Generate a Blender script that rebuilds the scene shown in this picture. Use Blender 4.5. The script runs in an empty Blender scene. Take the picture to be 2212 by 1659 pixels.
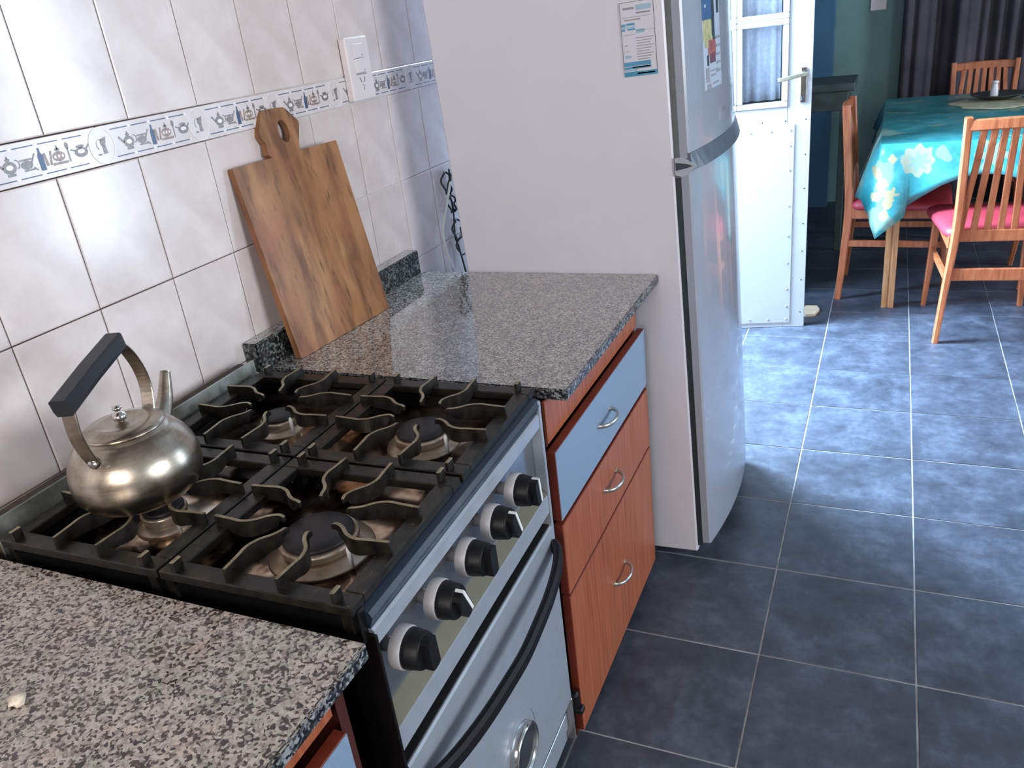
import bpy, bmesh, math, random
from mathutils import Vector, Matrix
random.seed(7)
SC = bpy.context.scene
COL = SC.collection
PI = math.pi

# ------------------------------------------------------------------ camera
def setup_camera():
    R = ((0.91314344, 0.39162043, -0.11314808), (0.06746139, -0.41892321, -0.90551218), (-0.40201743, 0.81922938, -0.40895624))
    cd = bpy.data.cameras.new('camera'); cam = bpy.data.objects.new('camera', cd); COL.objects.link(cam)
    m = Matrix((R[0], [-v for v in R[1]], [-v for v in R[2]])).transposed()
    cam.matrix_world = Matrix.Translation((1.07808, -1.06667, 1.41342)) @ m.to_4x4()
    cd.sensor_fit = 'HORIZONTAL'; cd.sensor_width = 36.0; cd.lens = 1759.24 / 2212 * 36
    cd.clip_start = 0.02; cd.clip_end = 60
    SC.camera = cam
setup_camera()
vs = SC.view_settings
vs.view_transform = 'Standard'; vs.look = 'None'; vs.gamma = 1.0; vs.use_curve_mapping = False
vs.exposure = 0.0
W = bpy.data.worlds.new('world'); SC.world = W; W.use_nodes = True
W.node_tree.nodes['Background'].inputs[0].default_value = (0.62, 0.78, 1.0, 1)
W.node_tree.nodes['Background'].inputs[1].default_value = 1.2

def area(name, loc, rot, sx, sy, power, col):
    l = bpy.data.lights.new(name, 'AREA'); l.shape = 'RECTANGLE'; l.size = sx; l.size_y = sy; l.energy = power; l.color = col
    o = bpy.data.objects.new(name, l); COL.objects.link(o); o.location = loc; o.rotation_euler = rot
    return o
# daylight through the openings of the two rooms (patio doorway left, windows on the right and behind)
area('daylight_patio_door', (-0.50, 2.10, 1.50), (0, -math.radians(46), 0), 1.6, 0.68, 620, (0.52, 0.74, 1.0))
area('daylight_kitchen_window', (4.1, -0.55, 1.55), (0, math.radians(88), 0), 1.1, 1.5, 94, (0.92, 0.96, 1.0))
area('daylight_rear_window', (1.0, -2.72, 1.65), (math.radians(86), 0, 0), 1.3, 1.0, 50, (1.0, 0.90, 0.84))
area('daylight_glass_door', (4.1, 3.10, 1.08), (0, math.radians(90), 0), 1.9, 0.56, 78, (0.66, 0.82, 1.0))

# ------------------------------------------------------------------ helpers
def srgb(r, g, b):
    f = lambda c: (c / 255 / 12.92) if c / 255 <= 0.04045 else ((c / 255 + 0.055) / 1.055) ** 2.4
    return (f(r), f(g), f(b), 1)

class NT:
    def __init__(s, name):
        s.m = bpy.data.materials.new(name); s.m.use_nodes = True; s.t = s.m.node_tree
        s.b = s.t.nodes['Principled BSDF']
        s.co = s.n('ShaderNodeTexCoord')
    def n(s, typ, **kw):
        x = s.t.nodes.new(typ)
        for k, v in kw.items(): setattr(x, k, v)
        return x
    def l(s, a, b): s.t.links.new(a, b)
    def mapping(s, scale=(1, 1, 1), loc=(0, 0, 0), rot=(0, 0, 0), src='Object'):
        m = s.n('ShaderNodeMapping'); m.inputs['Scale'].default_value = scale; m.inputs['Location'].default_value = loc; m.inputs['Rotation'].default_value = rot
        s.l(s.co.outputs[src], m.inputs[0]); return m.outputs[0]
    def noise(s, vec, scale=5, detail=3, rough=.5):
        x = s.n('ShaderNodeTexNoise'); x.inputs['Scale'].default_value = scale; x.inputs['Detail'].default_value = detail; x.inputs['Roughness'].default_value = rough
        s.l(vec, x.inputs['Vector']); return x.outputs['Fac']
    def ramp(s, fac, stops, interp='LINEAR'):
        r = s.n('ShaderNodeValToRGB'); r.color_ramp.interpolation = interp
        e = r.color_ramp.elements
        while len(e) < len(stops): e.new(0.5)
        for q, (p, c) in zip(e, stops): q.position = p; q.color = c
        s.l(fac, r.inputs[0]); return r.outputs[0]
    def mix(s, f, a, b, blend='MIX'):
        m = s.n('ShaderNodeMix', data_type='RGBA', blend_type=blend)
        for sock, v in ((m.inputs[0], f), (m.inputs[6], a), (m.inputs[7], b)):
            if hasattr(v, 'links') or hasattr(v, 'is_output'): s.l(v, sock)
            else: sock.default_value = v
        return m.outputs[2]
    def math(s, op, a, b=0.0, c=None):
        m = s.n('ShaderNodeMath', operation=op)
        for i, v in enumerate((a, b) if c is None else (a, b, c)):
            if hasattr(v, 'is_output'): s.l(v, m.inputs[i])
            else: m.inputs[i].default_value = v
        return m.outputs[0]
    def color(s, v):
        if hasattr(v, 'is_output'): s.l(v, s.b.inputs['Base Color'])
        else: s.b.inputs['Base Color'].default_value = v
    def set(s, **kw):
        for k, v in kw.items():
            k = {'rough': 'Roughness', 'metal': 'Metallic', 'spec': 'Specular IOR Level', 'coat': 'Coat Weight', 'trans': 'Transmission Weight', 'alpha': 'Alpha', 'ior': 'IOR', 'coatr': 'Coat Roughness', 'sss': 'Subsurface Weight', 'aniso': 'Anisotropic', 'sheen': 'Sheen Weight'}[k]
            if hasattr(v, 'is_output'): s.l(v, s.b.inputs[k])
            else: s.b.inputs[k].default_value = v
        return s
    def bump(s, h, strength=.2, dist=.002):
        b = s.n('ShaderNodeBump'); b.inputs['Strength'].default_value = strength; b.inputs['Distance'].default_value = dist
        s.l(h, b.inputs['Height']); s.l(b.outputs[0], s.b.inputs['Normal'])

def plain(name, col, rough=.5, metal=0, var=.08, nscale=30, spec=.5, coat=0, bump=0, bscale=200):
    """solid colour with a faint procedural mottling"""
    t = NT(name); v = t.mapping(); n = t.noise(v, nscale, 4)
    d = tuple(c * (1 - var * 1.6) for c in col[:3]) + (1,); u = tuple(min(1, c * (1 + var)) for c in col[:3]) + (1,)
    t.color(t.ramp(n, [(.3, d), (.7, u)]))
    r = t.math('MULTIPLY_ADD', n, .12, rough - .06)
    t.set(rough=r, metal=metal, spec=spec, coat=coat)
    if bump: t.bump(t.noise(v, bscale, 3), bump, .001)
    return t.m

M = {}
def granite(name, stops, rough, scale=260, coat=0.0):
    t = NT(name); v = t.mapping()
    w = t.n('ShaderNodeTexNoise'); w.inputs['Scale'].default_value = 150; w.inputs['Detail'].default_value = 2; t.l(v, w.inputs['Vector'])
    add = t.n('ShaderNodeVectorMath', operation='MULTIPLY_ADD'); t.l(w.outputs['Color'], add.inputs[0]); add.inputs[1].default_value = (.006, .006, .006); t.l(v, add.inputs[2])
    vo = t.n('ShaderNodeTexVoronoi'); vo.inputs['Scale'].default_value = scale; t.l(add.outputs[0], vo.inputs['Vector'])
    sp = t.n('ShaderNodeSeparateColor'); t.l(vo.outputs['Color'], sp.inputs[0])
    cl = t.noise(v, 70, 3)
    f = t.math('ADD', sp.outputs[0], t.math('MULTIPLY_ADD', cl, .8, -.4))
    c = t.ramp(f, stops, 'LINEAR')
    hue = t.ramp(t.noise(v, 24, 3), [(.35, srgb(252, 244, 240)), (.5, srgb(240, 244, 244)), (.7, srgb(226, 238, 228))])
    t.color(t.mix(.8, c, hue, 'MULTIPLY')); t.set(rough=rough, spec=.6, coat=coat, coatr=.04); t.b.inputs['Coat IOR'].default_value = 1.75
    return t.m
M['granite'] = granite('granite_pink_grey', [(.08, srgb(40, 34, 33)), (.27, srgb(74, 64, 62)), (.37, srgb(130, 126, 122)), (.62, srgb(160, 156, 150)), (.9, srgb(190, 186, 178))], .07, 340, coat=1.0)
M['granite_near'] = granite('granite_warm_speckled', [(.10, srgb(48, 38, 36)), (.26, srgb(88, 74, 70)), (.36, srgb(150, 138, 130)), (.6, srgb(178, 166, 156)), (.9, srgb(206, 194, 184))], .16, 300, coat=.25)
M['granite_edge'] = granite('granite_sawn_edge', [(.15, srgb(18, 18, 22)), (.40, srgb(46, 48, 52)), (.58, srgb(92, 94, 98)), (.9, srgb(150, 152, 155))], .35)  # darker speckle mix for the side faces of the slabs
M['granite_dark'] = granite('granite_dark_upstand', [(.2, srgb(14, 18, 18)), (.5, srgb(40, 46, 46)), (.72, srgb(72, 78, 78)), (.95, srgb(120, 124, 122))], .2, 200)

def mk_walltile():
    t = NT('glazed_wall_tile'); v = t.mapping()
    n1 = t.noise(t.mapping(src='Object', scale=(1, 1, 1)), 14, 5, .6)
    oi = t.n('ShaderNodeObjectInfo')
    n = t.math('ADD', n1, t.math('MULTIPLY_ADD', oi.outputs['Random'], .16, -.08))
    t.color(t.ramp(n, [(.25, srgb(206, 193, 189)), (.5, srgb(216, 204, 201)), (.75, srgb(226, 216, 213))]))
    t.set(rough=t.math('MULTIPLY_ADD', n1, .10, .12), spec=.55)
    t.bump(t.noise(v, 20, 3), .08, .002)
    return t.m
M['tile'] = mk_walltile()
def mk_grout():
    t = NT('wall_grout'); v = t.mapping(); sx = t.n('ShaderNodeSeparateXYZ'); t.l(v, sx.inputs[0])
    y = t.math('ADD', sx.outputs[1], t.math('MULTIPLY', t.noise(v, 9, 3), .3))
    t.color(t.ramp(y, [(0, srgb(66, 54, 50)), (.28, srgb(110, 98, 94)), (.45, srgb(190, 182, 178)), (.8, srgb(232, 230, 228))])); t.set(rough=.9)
    return t.m
M['grout'] = mk_grout()
M['border_glaze'] = plain('border_glaze', srgb(219, 211, 210), .18, var=.03)
M['print_grey'] = plain('print_grey', srgb(138, 132, 132), .3, var=.2, nscale=160)
M['print_brown'] = plain('print_brown', srgb(154, 134, 124), .3, var=.25, nscale=160)
M['print_blue'] = plain('print_blue', srgb(62, 84, 118), .3, var=.15)
M['print_white'] = plain('print_white', srgb(236, 234, 236), .2, var=.02)
def mk_floor():
    t = NT('slate_floor_tile'); v = t.mapping(src='Object')
    oi = t.n('ShaderNodeObjectInfo')
    off = t.n('ShaderNodeVectorMath', operation='MULTIPLY_ADD'); t.l(oi.outputs['Random'], off.inputs[0]); off.inputs[1].default_value = (9, 7, 3); t.l(v, off.inputs[2])
    a = t.noise(off.outputs[0], 7, 6, .68); b = t.noise(off.outputs[0], 32, 5, .7)
    f = t.math('ADD', t.math('MULTIPLY', a, .7), t.math('MULTIPLY', b, .3))
    t.color(t.ramp(f, [(.32, srgb(42, 46, 55)), (.5, srgb(64, 70, 82)), (.68, srgb(90, 98, 112))]))
    t.set(rough=t.math('MULTIPLY_ADD', b, .2, .34), spec=.5)
    t.bump(b, .25, .002)
    return t.m
M['floor'] = mk_floor()
M['floor_grout'] = plain('floor_grout', srgb(168, 168, 168), .9, var=.25, nscale=14)
M['plaster_green'] = plain('green_grey_plaster', srgb(122, 152, 146), .8, var=.06, nscale=6)
M['plaster'] = plain('grey_plaster', srgb(150, 146, 142), .85, var=.04, nscale=5)
M['plaster_blue'] = plain('blue_plaster', srgb(72, 114, 142), .8, var=.06, nscale=6)
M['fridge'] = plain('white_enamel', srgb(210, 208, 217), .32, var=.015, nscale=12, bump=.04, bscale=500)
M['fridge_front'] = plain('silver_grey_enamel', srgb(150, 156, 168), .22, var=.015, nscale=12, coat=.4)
M['grip_light'] = plain('grip_light_grey', srgb(164, 170, 180), .4)
M['gasket'] = plain('grey_gasket', srgb(112, 118, 120), .5)
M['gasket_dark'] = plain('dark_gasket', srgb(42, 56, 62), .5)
M['fridge_grip'] = plain('slate_grey_plastic', srgb(84, 94, 106), .35)
M['black_enamel'] = plain('black_enamel', srgb(14, 14, 16), .28, var=.2)
M['black_plastic'] = plain('black_plastic', srgb(13, 14, 17), .5, spec=.3, var=.15, nscale=60)
M['grip_plastic'] = plain('grip_plastic', srgb(34, 38, 44), .38, var=.1)
M['navy'] = plain('dark_steel_lip', srgb(20, 34, 50), .42, metal=.0, var=.06)  # shade and blue reflection on the steel lip, put into the colour
M['olive_steel'] = plain('olive_stainless', srgb(104, 98, 78), .45, metal=.3, var=.06)  # olive is the warm dim reflection on the steel, painted as colour
M['bright_steel'] = plain('bright_stainless', srgb(196, 198, 200), .18, metal=.95, var=.03)
M['silver'] = plain('silver_painted_steel', srgb(168, 176, 186), .30, metal=.35, var=.03, nscale=40)
M['knob_grey'] = plain('knob_grey', srgb(168, 166, 168), .4)
M['knob_white'] = plain('knob_white', srgb(222, 224, 226), .4)
def mk_cast():
    t = NT('cast_iron_greasy'); v = t.mapping(); a = t.noise(v, 40, 5, .7); b = t.noise(v, 150, 3, .6)
    c1 = t.ramp(a, [(.32, srgb(16, 15, 13)), (.52, srgb(38, 35, 30)), (.72, srgb(72, 64, 50))])
    sp = t.ramp(b, [(.66, (0, 0, 0, 1)), (.72, (1, 1, 1, 1))])
    t.color(t.mix(t.math('MULTIPLY', sp, .45), c1, srgb(176, 160, 134)))
    t.set(rough=t.math('MULTIPLY_ADD', a, .3, .22), metal=.35, spec=.6); t.bump(b, .3, .001)
    return t.m
M['cast'] = mk_cast()
def mk_finger():
    t = NT('burnt_iron_finger'); v = t.mapping(); a = t.noise(v, 60, 4, .7)
    t.color(t.ramp(a, [(.3, srgb(92, 82, 62)), (.5, srgb(140, 128, 102)), (.75, srgb(176, 162, 134))])); t.set(rough=.42, metal=.35)
    t.bump(t.noise(v, 220, 2), .25, .001); return t.m
M['finger'] = mk_finger()
M['iron_side'] = plain('sooty_iron_side', srgb(34, 31, 26), .4, metal=.3, var=.45, nscale=50, bump=.2)  # darker iron tone for the side faces of grates and fingers
def mk_tray():
    t = NT('stained_steel_tray'); v = t.mapping(); a = t.noise(v, 9, 4, .6)
    t.color(t.ramp(a, [(.36, srgb(22, 18, 16)), (.47, srgb(70, 52, 40)), (.54, srgb(176, 150, 124)), (.64, srgb(226, 216, 204))])); t.set(rough=.14, metal=.95); return t.m
M['tray'] = mk_tray()
def mk_alu():
    t = NT('heat_stained_aluminium'); v = t.mapping(); a = t.noise(v, 22, 3)
    t.color(t.ramp(a, [(.3, srgb(150, 122, 92)), (.55, srgb(196, 178, 158)), (.8, srgb(212, 206, 200))])); t.set(rough=.38, metal=.7); return t.m
M['alu'] = mk_alu()
M['burner_cap'] = plain('burner_cap_enamel', srgb(34, 30, 34), .5, var=.3, nscale=40)
def mk_kettle():
    t = NT('brushed_kettle_steel'); v = t.mapping(scale=(6, 6, 160)); a = t.noise(v, 3, 3)
    s = t.ramp(t.noise(t.mapping(), 18, 5, .65), [(.40, srgb(186, 178, 164)), (.56, srgb(158, 142, 122)), (.74, srgb(84, 68, 54))])
    t.color(t.mix(.25, s, t.ramp(a, [(.3, srgb(140, 136, 128)), (.7, srgb(196, 192, 184))])))
    t.set(rough=.30, metal=1.0, aniso=.35); t.bump(a, .06, .001); return t.m
M['kettle'] = mk_kettle()
M['chrome'] = plain('chrome', srgb(206, 204, 200), .14, metal=1, var=.03)
M['satin_chrome'] = plain('satin_chrome', srgb(190, 188, 182), .3, metal=.85, var=.05)
def wood(name, dark, mid, light, rough=.45, scale=(30, 30, 3), stains=None, ns=2.5):
    t = NT(name); v = t.mapping(scale=scale); a = t.noise(v, ns, 5, .6)
    c = t.ramp(a, [(.3, dark), (.5, mid), (.72, light)])
    if stains:
        for sc_, thr, colr, amt in stains:
            n = t.noise(t.mapping(scale=sc_, loc=(3.1, 1.7, .4)), 3, 4, .6)
            m = t.ramp(n, [(thr, (0, 0, 0, 1)), (thr + .16, (1, 1, 1, 1))])
            c = t.mix(t.math('MULTIPLY', m, amt), c, colr)
    t.color(c); t.set(rough=rough); t.bump(a, .1, .001); return t.m
M['board'] = wood('board_wood', srgb(122, 78, 46), srgb(156, 110, 70), srgb(180, 134, 90), .5, (6, 9, 1.6),
                  stains=[((7, 9, 1.5), .46, srgb(96, 60, 36), .8), ((22, 22, 5), .58, srgb(66, 42, 28), .85), ((4, 3, 3), .52, srgb(160, 98, 70), .6)])
M['board_edge'] = wood('board_edge_wood', srgb(150, 92, 52), srgb(176, 112, 68), srgb(196, 134, 86), .5, (20, 20, 2))
M['cab_red'] = wood('cherry_laminate', srgb(136, 68, 42), srgb(158, 86, 56), srgb(172, 100, 68), .38, (1, 60, 2.2), ns=2)
M['cab_edge'] = wood('cherry_edge', srgb(96, 34, 20), srgb(112, 44, 28), srgb(122, 52, 34), .45, (1, 40, 2.2))
M['cab_grey'] = plain('blue_grey_laminate', srgb(124, 146, 170), .45, var=.04, nscale=200)
M['cab_side'] = plain('dark_cabinet_side', srgb(70, 24, 14), .6)
M['shadow_black'] = plain('black_recess', srgb(12, 11, 12), .8)
M['chair'] = wood('orange_brown_chair_wood', srgb(146, 76, 44), srgb(176, 100, 62), srgb(192, 118, 78), .38, (24, 24, 3))
M['table_leg'] = wood('pine_table_leg', srgb(150, 100, 60), srgb(178, 128, 84), srgb(196, 148, 102), .45, (26, 26, 3))
M['seat'] = plain('red_vinyl', srgb(176, 58, 72), .45, var=.1, nscale=18, bump=.1, bscale=60)
M['door_white'] = plain('white_painted_steel', srgb(166, 166, 166), .4, var=.02, nscale=9)
M['screw'] = plain('dark_screw', srgb(60, 62, 70), .5, metal=.5)
M['rivet'] = plain('grey_rivet', srgb(186, 192, 200), .35, metal=.6)
M['handle_bronze'] = plain('satin_nickel_lever', srgb(150, 146, 130), .35, metal=.7)
def mk_glass():
    t = NT('window_glass'); t.color((.9, .95, 1, 1)); t.set(rough=.02, trans=1.0, ior=1.45); return t.m
M['glass'] = mk_glass()
def mk_voile(name, c1, c2, a):
    t = NT(name); v = t.mapping(); n = t.noise(v, 60, 3); t.color(t.ramp(n, [(.3, c1), (.7, c2)])); t.set(rough=.9, alpha=a); return t.m
M['voile'] = mk_voile('white_voile', srgb(216, 220, 228), srgb(240, 242, 246), .97)
M['curtain_dark'] = plain('dark_plum_cloth', srgb(72, 66, 72), .9, var=.25, nscale=5)
M['white_plastic'] = plain('white_plastic', srgb(226, 218, 218), .35, var=.02)
M['slot'] = plain('socket_slot', srgb(70, 68, 70), .6)
M['cable_white'] = plain('white_cable', srgb(214, 222, 218), .4)
M['cable_black'] = plain('black_cable', srgb(26, 34, 36), .45)
M['paper'] = plain('cream_paper', srgb(216, 196, 168), .8)
M['crumb'] = plain('bread_crumb', srgb(226, 212, 192), .9, var=.15, nscale=300)
M['console'] = plain('dark_grey_green_wood', srgb(72, 88, 86), .6, var=.25, nscale=12)
M['ink_blue'] = plain('ink_blue', srgb(76, 146, 184), .5)
M['ink_pale'] = plain('ink_pale_blue', srgb(150, 182, 200), .5)
M['ink_grey'] = plain('ink_grey', srgb(136, 138, 146), .5)
M['ink_black'] = plain('ink_black', srgb(56, 58, 66), .5)
M['ink_navy'] = plain('ink_navy', srgb(50, 92, 136), .4)
M['ink_teal'] = plain('ink_teal', srgb(56, 140, 172), .4)
M['ink_dark'] = plain('ink_dark_teal', srgb(38, 56, 68), .4)
M['ink_yellow'] = plain('ink_yellow', srgb(178, 176, 128), .4, var=.2, nscale=60)
M['ink_red'] = plain('ink_red', srgb(158, 92, 86), .4, var=.25, nscale=60)
M['ink_wine'] = plain('ink_wine', srgb(106, 60, 80), .4)
M['label_white'] = plain('label_white', srgb(206, 204, 214), .4, var=.01)
M['poster_white'] = plain('poster_grey_white', srgb(176, 186, 200), .35, var=.03)
M['dial'] = plain('thermometer_dial', srgb(104, 124, 134), .2, var=.3, nscale=50, coat=.6)
M['cream_cloth'] = plain('cream_cloth', srgb(196, 186, 150), .85, var=.15, nscale=30)
M['dark_green'] = plain('dark_green_leaf', srgb(24, 58, 48), .6)
M['dark_dish'] = plain('dark_brown_dish', srgb(64, 62, 60), .5, var=.3, nscale=20)
M['grime'] = plain('brown_grime', srgb(70, 58, 44), .8, var=.3, nscale=60)
M['backrail'] = None
def mk_backrail():
    t = NT('dull_grimy_steel'); v = t.mapping(); a = t.noise(v, 12, 4, .6)
    t.color(t.ramp(a, [(.3, srgb(92, 90, 80)), (.5, srgb(144, 148, 140)), (.75, srgb(184, 190, 184))])); t.set(rough=.38, metal=.5); return t.m
M['backrail'] = mk_backrail()
def mk_cloth():
    t = NT('teal_floral_cloth'); co = t.mapping()
    s = t.n('ShaderNodeSeparateXYZ'); t.l(co, s.inputs[0]); X, Y, Z = s.outputs
    # unfold: u along the front (x), v is height on the drape or distance on the top
    def flower(cx, cz, r, petals, amp, axis=X, rot=0.0, ys=None):
        dx = t.math('SUBTRACT', axis, cx); dz = t.math('SUBTRACT', Z, cz)
        rr = t.math('SQRT', t.math('ADD', t.math('MULTIPLY', dx, dx), t.math('MULTIPLY', dz, dz)))
        an = t.math('ARCTAN2', dz, dx)
        lob = t.math('MULTIPLY_ADD', t.math('COSINE', t.math('MULTIPLY_ADD', an, petals, rot)), amp * r, r)
        nz = t.math('MULTIPLY_ADD', t.noise(co, 38, 3), .03, -.015)
        return t.math('SUBTRACT', t.math('ADD', lob, nz), rr)   # > 0 inside
    a = t.noise(co, 7, 4, .6)
    base = t.ramp(a, [(.3, srgb(36, 112, 116)), (.5, srgb(54, 142, 146)), (.7, srgb(86, 172, 174))])
    # big scattered leaf and flower shapes
    w = t.noise(co, 5.2, 2, .4)
    leaf = t.ramp(t.math('ABSOLUTE', t.math('SUBTRACT', w, .5)), [(.0, (0, 0, 0, 1)), (.115, (0, 0, 0, 1)), (.125, (1, 1, 1, 1))])
    base = t.mix(t.math('MULTIPLY', leaf, .45), base, srgb(168, 178, 146))
    st = lambda f, e=.004: t.ramp(t.math('MULTIPLY_ADD', f, 1 / e * .5, .5), [(.4, (0, 0, 0, 1)), (.6, (1, 1, 1, 1))])
    c = base
    c = t.mix(st(flower(1.195, .690, .060, 8, .10)), c, srgb(150, 156, 134))
    c = t.mix(t.math('MULTIPLY', st(flower(1.198, .684, .034, 7, .35)), .8), c, srgb(120, 156, 148))
    for cx, cz, r, p, am, ro in ((1.055, .625, .026, 2, .8, 1.9), (1.066, .565, .036, 3, .5, 1.0), (1.085, .495, .026, 2, .85, -2.6), (1.103, .555, .022, 5, .4, 0), (1.10, .70, .014, 4, .2, 0)):
        c = t.mix(st(flower(cx, cz, r, p, am, rot=ro)), c, srgb(166, 156, 120))
    c = t.mix(st(flower(1.46, .70, .05, 6, .3)), c, srgb(140, 154, 138))
    c = t.mix(st(flower(2.95, .66, .03, 4, .5, axis=Y)), c, srgb(206, 206, 176))
    c = t.mix(st(flower(3.35, .70, .035, 5, .5, axis=Y)), c, srgb(206, 206, 176))
    t.color(c); t.set(rough=.34, spec=.5); t.bump(t.noise(co, 300, 2), .1, .001)
    return t.m
M['cloth'] = mk_cloth()

# ---- mesh builder
class MB:
    def __init__(s): s.v = []; s.f = []; s.mi = []; s.sm = []
    def add(s, vs_, fs_, mi=0, smooth=False):
        o = len(s.v); s.v += [tuple(x) for x in vs_]
        for q in fs_: s.f.append([i + o for i in q]); s.mi.append(mi); s.sm.append(smooth)
        return s
    def box(s, x0, x1, y0, y1, z0, z1, mi=0, bev=0.0):
        if bev > 0:
            bm = bmesh.new(); bmesh.ops.create_cube(bm, size=1)
            for v in bm.verts: v.co = Vector((x0 + (v.co.x + .5) * (x1 - x0), y0 + (v.co.y + .5) * (y1 - y0), z0 + (v.co.z + .5) * (z1 - z0)))
            bmesh.ops.bevel(bm, geom=bm.edges[:], offset=bev, segments=2 if bev > .004 else 1, affect='EDGES', profile=.5)
            bm.verts.index_update()
            s.add([v.co[:] for v in bm.verts], [[v.index for v in f.verts] for f in bm.faces], mi); bm.free(); return s
        vs_ = [(x, y, z) for x in (x0, x1) for y in (y0, y1) for z in (z0, z1)]
        return s.add(vs_, [(0, 1, 3, 2), (4, 6, 7, 5), (0, 4, 5, 1), (2, 3, 7, 6), (0, 2, 6, 4), (1, 5, 7, 3)], mi)
    def prism(s, poly, a, b, axis='y', mi=0, smooth=False):
        """poly: list of 2D points; extruded from a to b along axis"""
        n = len(poly)
        P = {'y': lambda p, t: (p[0], t, p[1]), 'x': lambda p, t: (t, p[0], p[1]), 'z': lambda p, t: (p[0], p[1], t)}[axis]
        vs_ = [P(p, a) for p in poly] + [P(p, b) for p in poly]
        s.add(vs_, [list(range(n - 1, -1, -1)), list(range(n, 2 * n))], mi)
        o = len(s.v) - 2 * n
        for i in range(n):
            j = (i + 1) % n; s.f.append([o + i, o + j, o + n + j, o + n + i]); s.mi.append(mi); s.sm.append(smooth)
        return s
    def lathe(s, prof, n=32, mi=0, center=(0, 0, 0), smooth=True, axis='z', flute=None):
        """prof: list of (r, h) from bottom to top"""
        vs_ = []
        for r, h in prof:
            for k in range(n):
                a = 2 * PI * k / n; rr = r * (flute(k, r, h) if flute else 1)
                x, y, z = rr * math.cos(a), rr * math.sin(a), h
                if axis == 'x': x, y, z = z, x, y
                if axis == 'y': x, y, z = x, z, y
                vs_.append((x + center[0], y + center[1], z + center[2]))
        fs_ = []
        for i in range(len(prof) - 1):
            for k in range(n):
                k2 = (k + 1) % n; fs_.append((i * n + k, i * n + k2, (i + 1) * n + k2, (i + 1) * n + k))
        s.add(vs_, fs_, mi, smooth)
        o = len(s.v) - len(vs_); m = len(prof)
        if prof[0][0] > 1e-5: s.f.append([o + k for k in range(n - 1, -1, -1)]); s.mi.append(mi); s.sm.append(False)
        if prof[-1][0] > 1e-5: s.f.append([o + (m - 1) * n + k for k in range(n)]); s.mi.append(mi); s.sm.append(False)
        return s
    def sweep(s, path, section, up=(0, 0, 1), mi=0, smooth=False, scales=None):
        """section: 2D outline (side, up); path: 3D points"""
        P = [Vector(p) for p in path]; U = Vector(up); n = len(section); vs_ = []
        for i, p in enumerate(P):
            d = (P[min(i + 1, len(P) - 1)] - P[max(i - 1, 0)]).normalized()
            side = d.cross(U)
            if side.length < 1e-4: side = d.cross(Vector((1, 0, 0)))
            side.normalize(); u = side.cross(d).normalized(); k = scales[i] if scales else 1
            for a, b in section: vs_.append(tuple(p + side * a * k + u * b * k))
        fs_ = [[i * n + k, i * n + (k + 1) % n, (i + 1) * n + (k + 1) % n, (i + 1) * n + k] for i in range(len(P) - 1) for k in range(n)]
        s.add(vs_, fs_, mi, smooth); o = len(s.v) - len(vs_)
        s.f.append([o + k for k in range(n - 1, -1, -1)]); s.mi.append(mi); s.sm.append(False)
        s.f.append([o + (len(P) - 1) * n + k for k in range(n)]); s.mi.append(mi); s.sm.append(False)
        return s
    def tube(s, path, r, n=8, mi=0, up=(0, 0, 1), scales=None):
        return s.sweep(path, [(r * math.cos(2 * PI * k / n), r * math.sin(2 * PI * k / n)) for k in range(n)], up, mi, True, scales)
    def mesh(s, name, mats):
        me = bpy.data.meshes.new(name); me.from_pydata(s.v, [], s.f)
        for m in mats: me.materials.append(m)
        me.polygons.foreach_set('material_index', s.mi); me.polygons.foreach_set('use_smooth', s.sm)
        bm = bmesh.new(); bm.from_mesh(me); bmesh.ops.recalc_face_normals(bm, faces=bm.faces[:]); bm.to_mesh(me); bm.free()
        me.update(); return me
    def build(s, name, mat, parent=None, loc=(0, 0, 0), rotz=0.0, **props):
        mats = [M[m] for m in (mat if isinstance(mat, (list, tuple)) else [mat])]
        return link(name, s.mesh(name, mats), parent, loc, rotz, **props)

def link(name, me, parent=None, loc=(0, 0, 0), rotz=0.0, **props):
    o = bpy.data.objects.new(name, me); COL.objects.link(o)
    if parent: o.parent = parent
    o.location = loc; o.rotation_euler = (0, 0, rotz)
    for k, v in props.items(): o[k] = v
    return o
def thing(name, label, cat, loc=(0, 0, 0), rotz=0.0, group=None):
    o = link(name, None, None, loc, rotz, label=label, category=cat)
    if group: o['group'] = group
    return o
def smooth_path(pts, k=6):
    """Catmull-Rom"""
    P = [Vector(p) for p in pts]; out = []
    for i in range(len(P) - 1):
        p0, p1, p2, p3 = P[max(i - 1, 0)], P[i], P[i + 1], P[min(i + 2, len(P) - 1)]
        for j in range(k):
            t = j / k
            out.append(.5 * ((2 * p1) + (p2 - p0) * t + (2 * p0 - 5 * p1 + 4 * p2 - p3) * t * t + (3 * p1 - p0 - 3 * p2 + p3) * t ** 3))
    out.append(P[-1]); return [tuple(v) for v in out]
def rect(w, h): return [(-w / 2, -h / 2), (w / 2, -h / 2), (w / 2, h / 2), (-w / 2, h / 2)]
def rrect(w, h, c): return [(-w / 2 + c, -h / 2), (w / 2 - c, -h / 2), (w / 2, -h / 2 + c), (w / 2, h / 2 - c), (w / 2 - c, h / 2), (-w / 2 + c, h / 2), (-w / 2, h / 2 - c), (-w / 2, -h / 2 + c)]

# ================================================================== SETTING
XW = -.072
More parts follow.
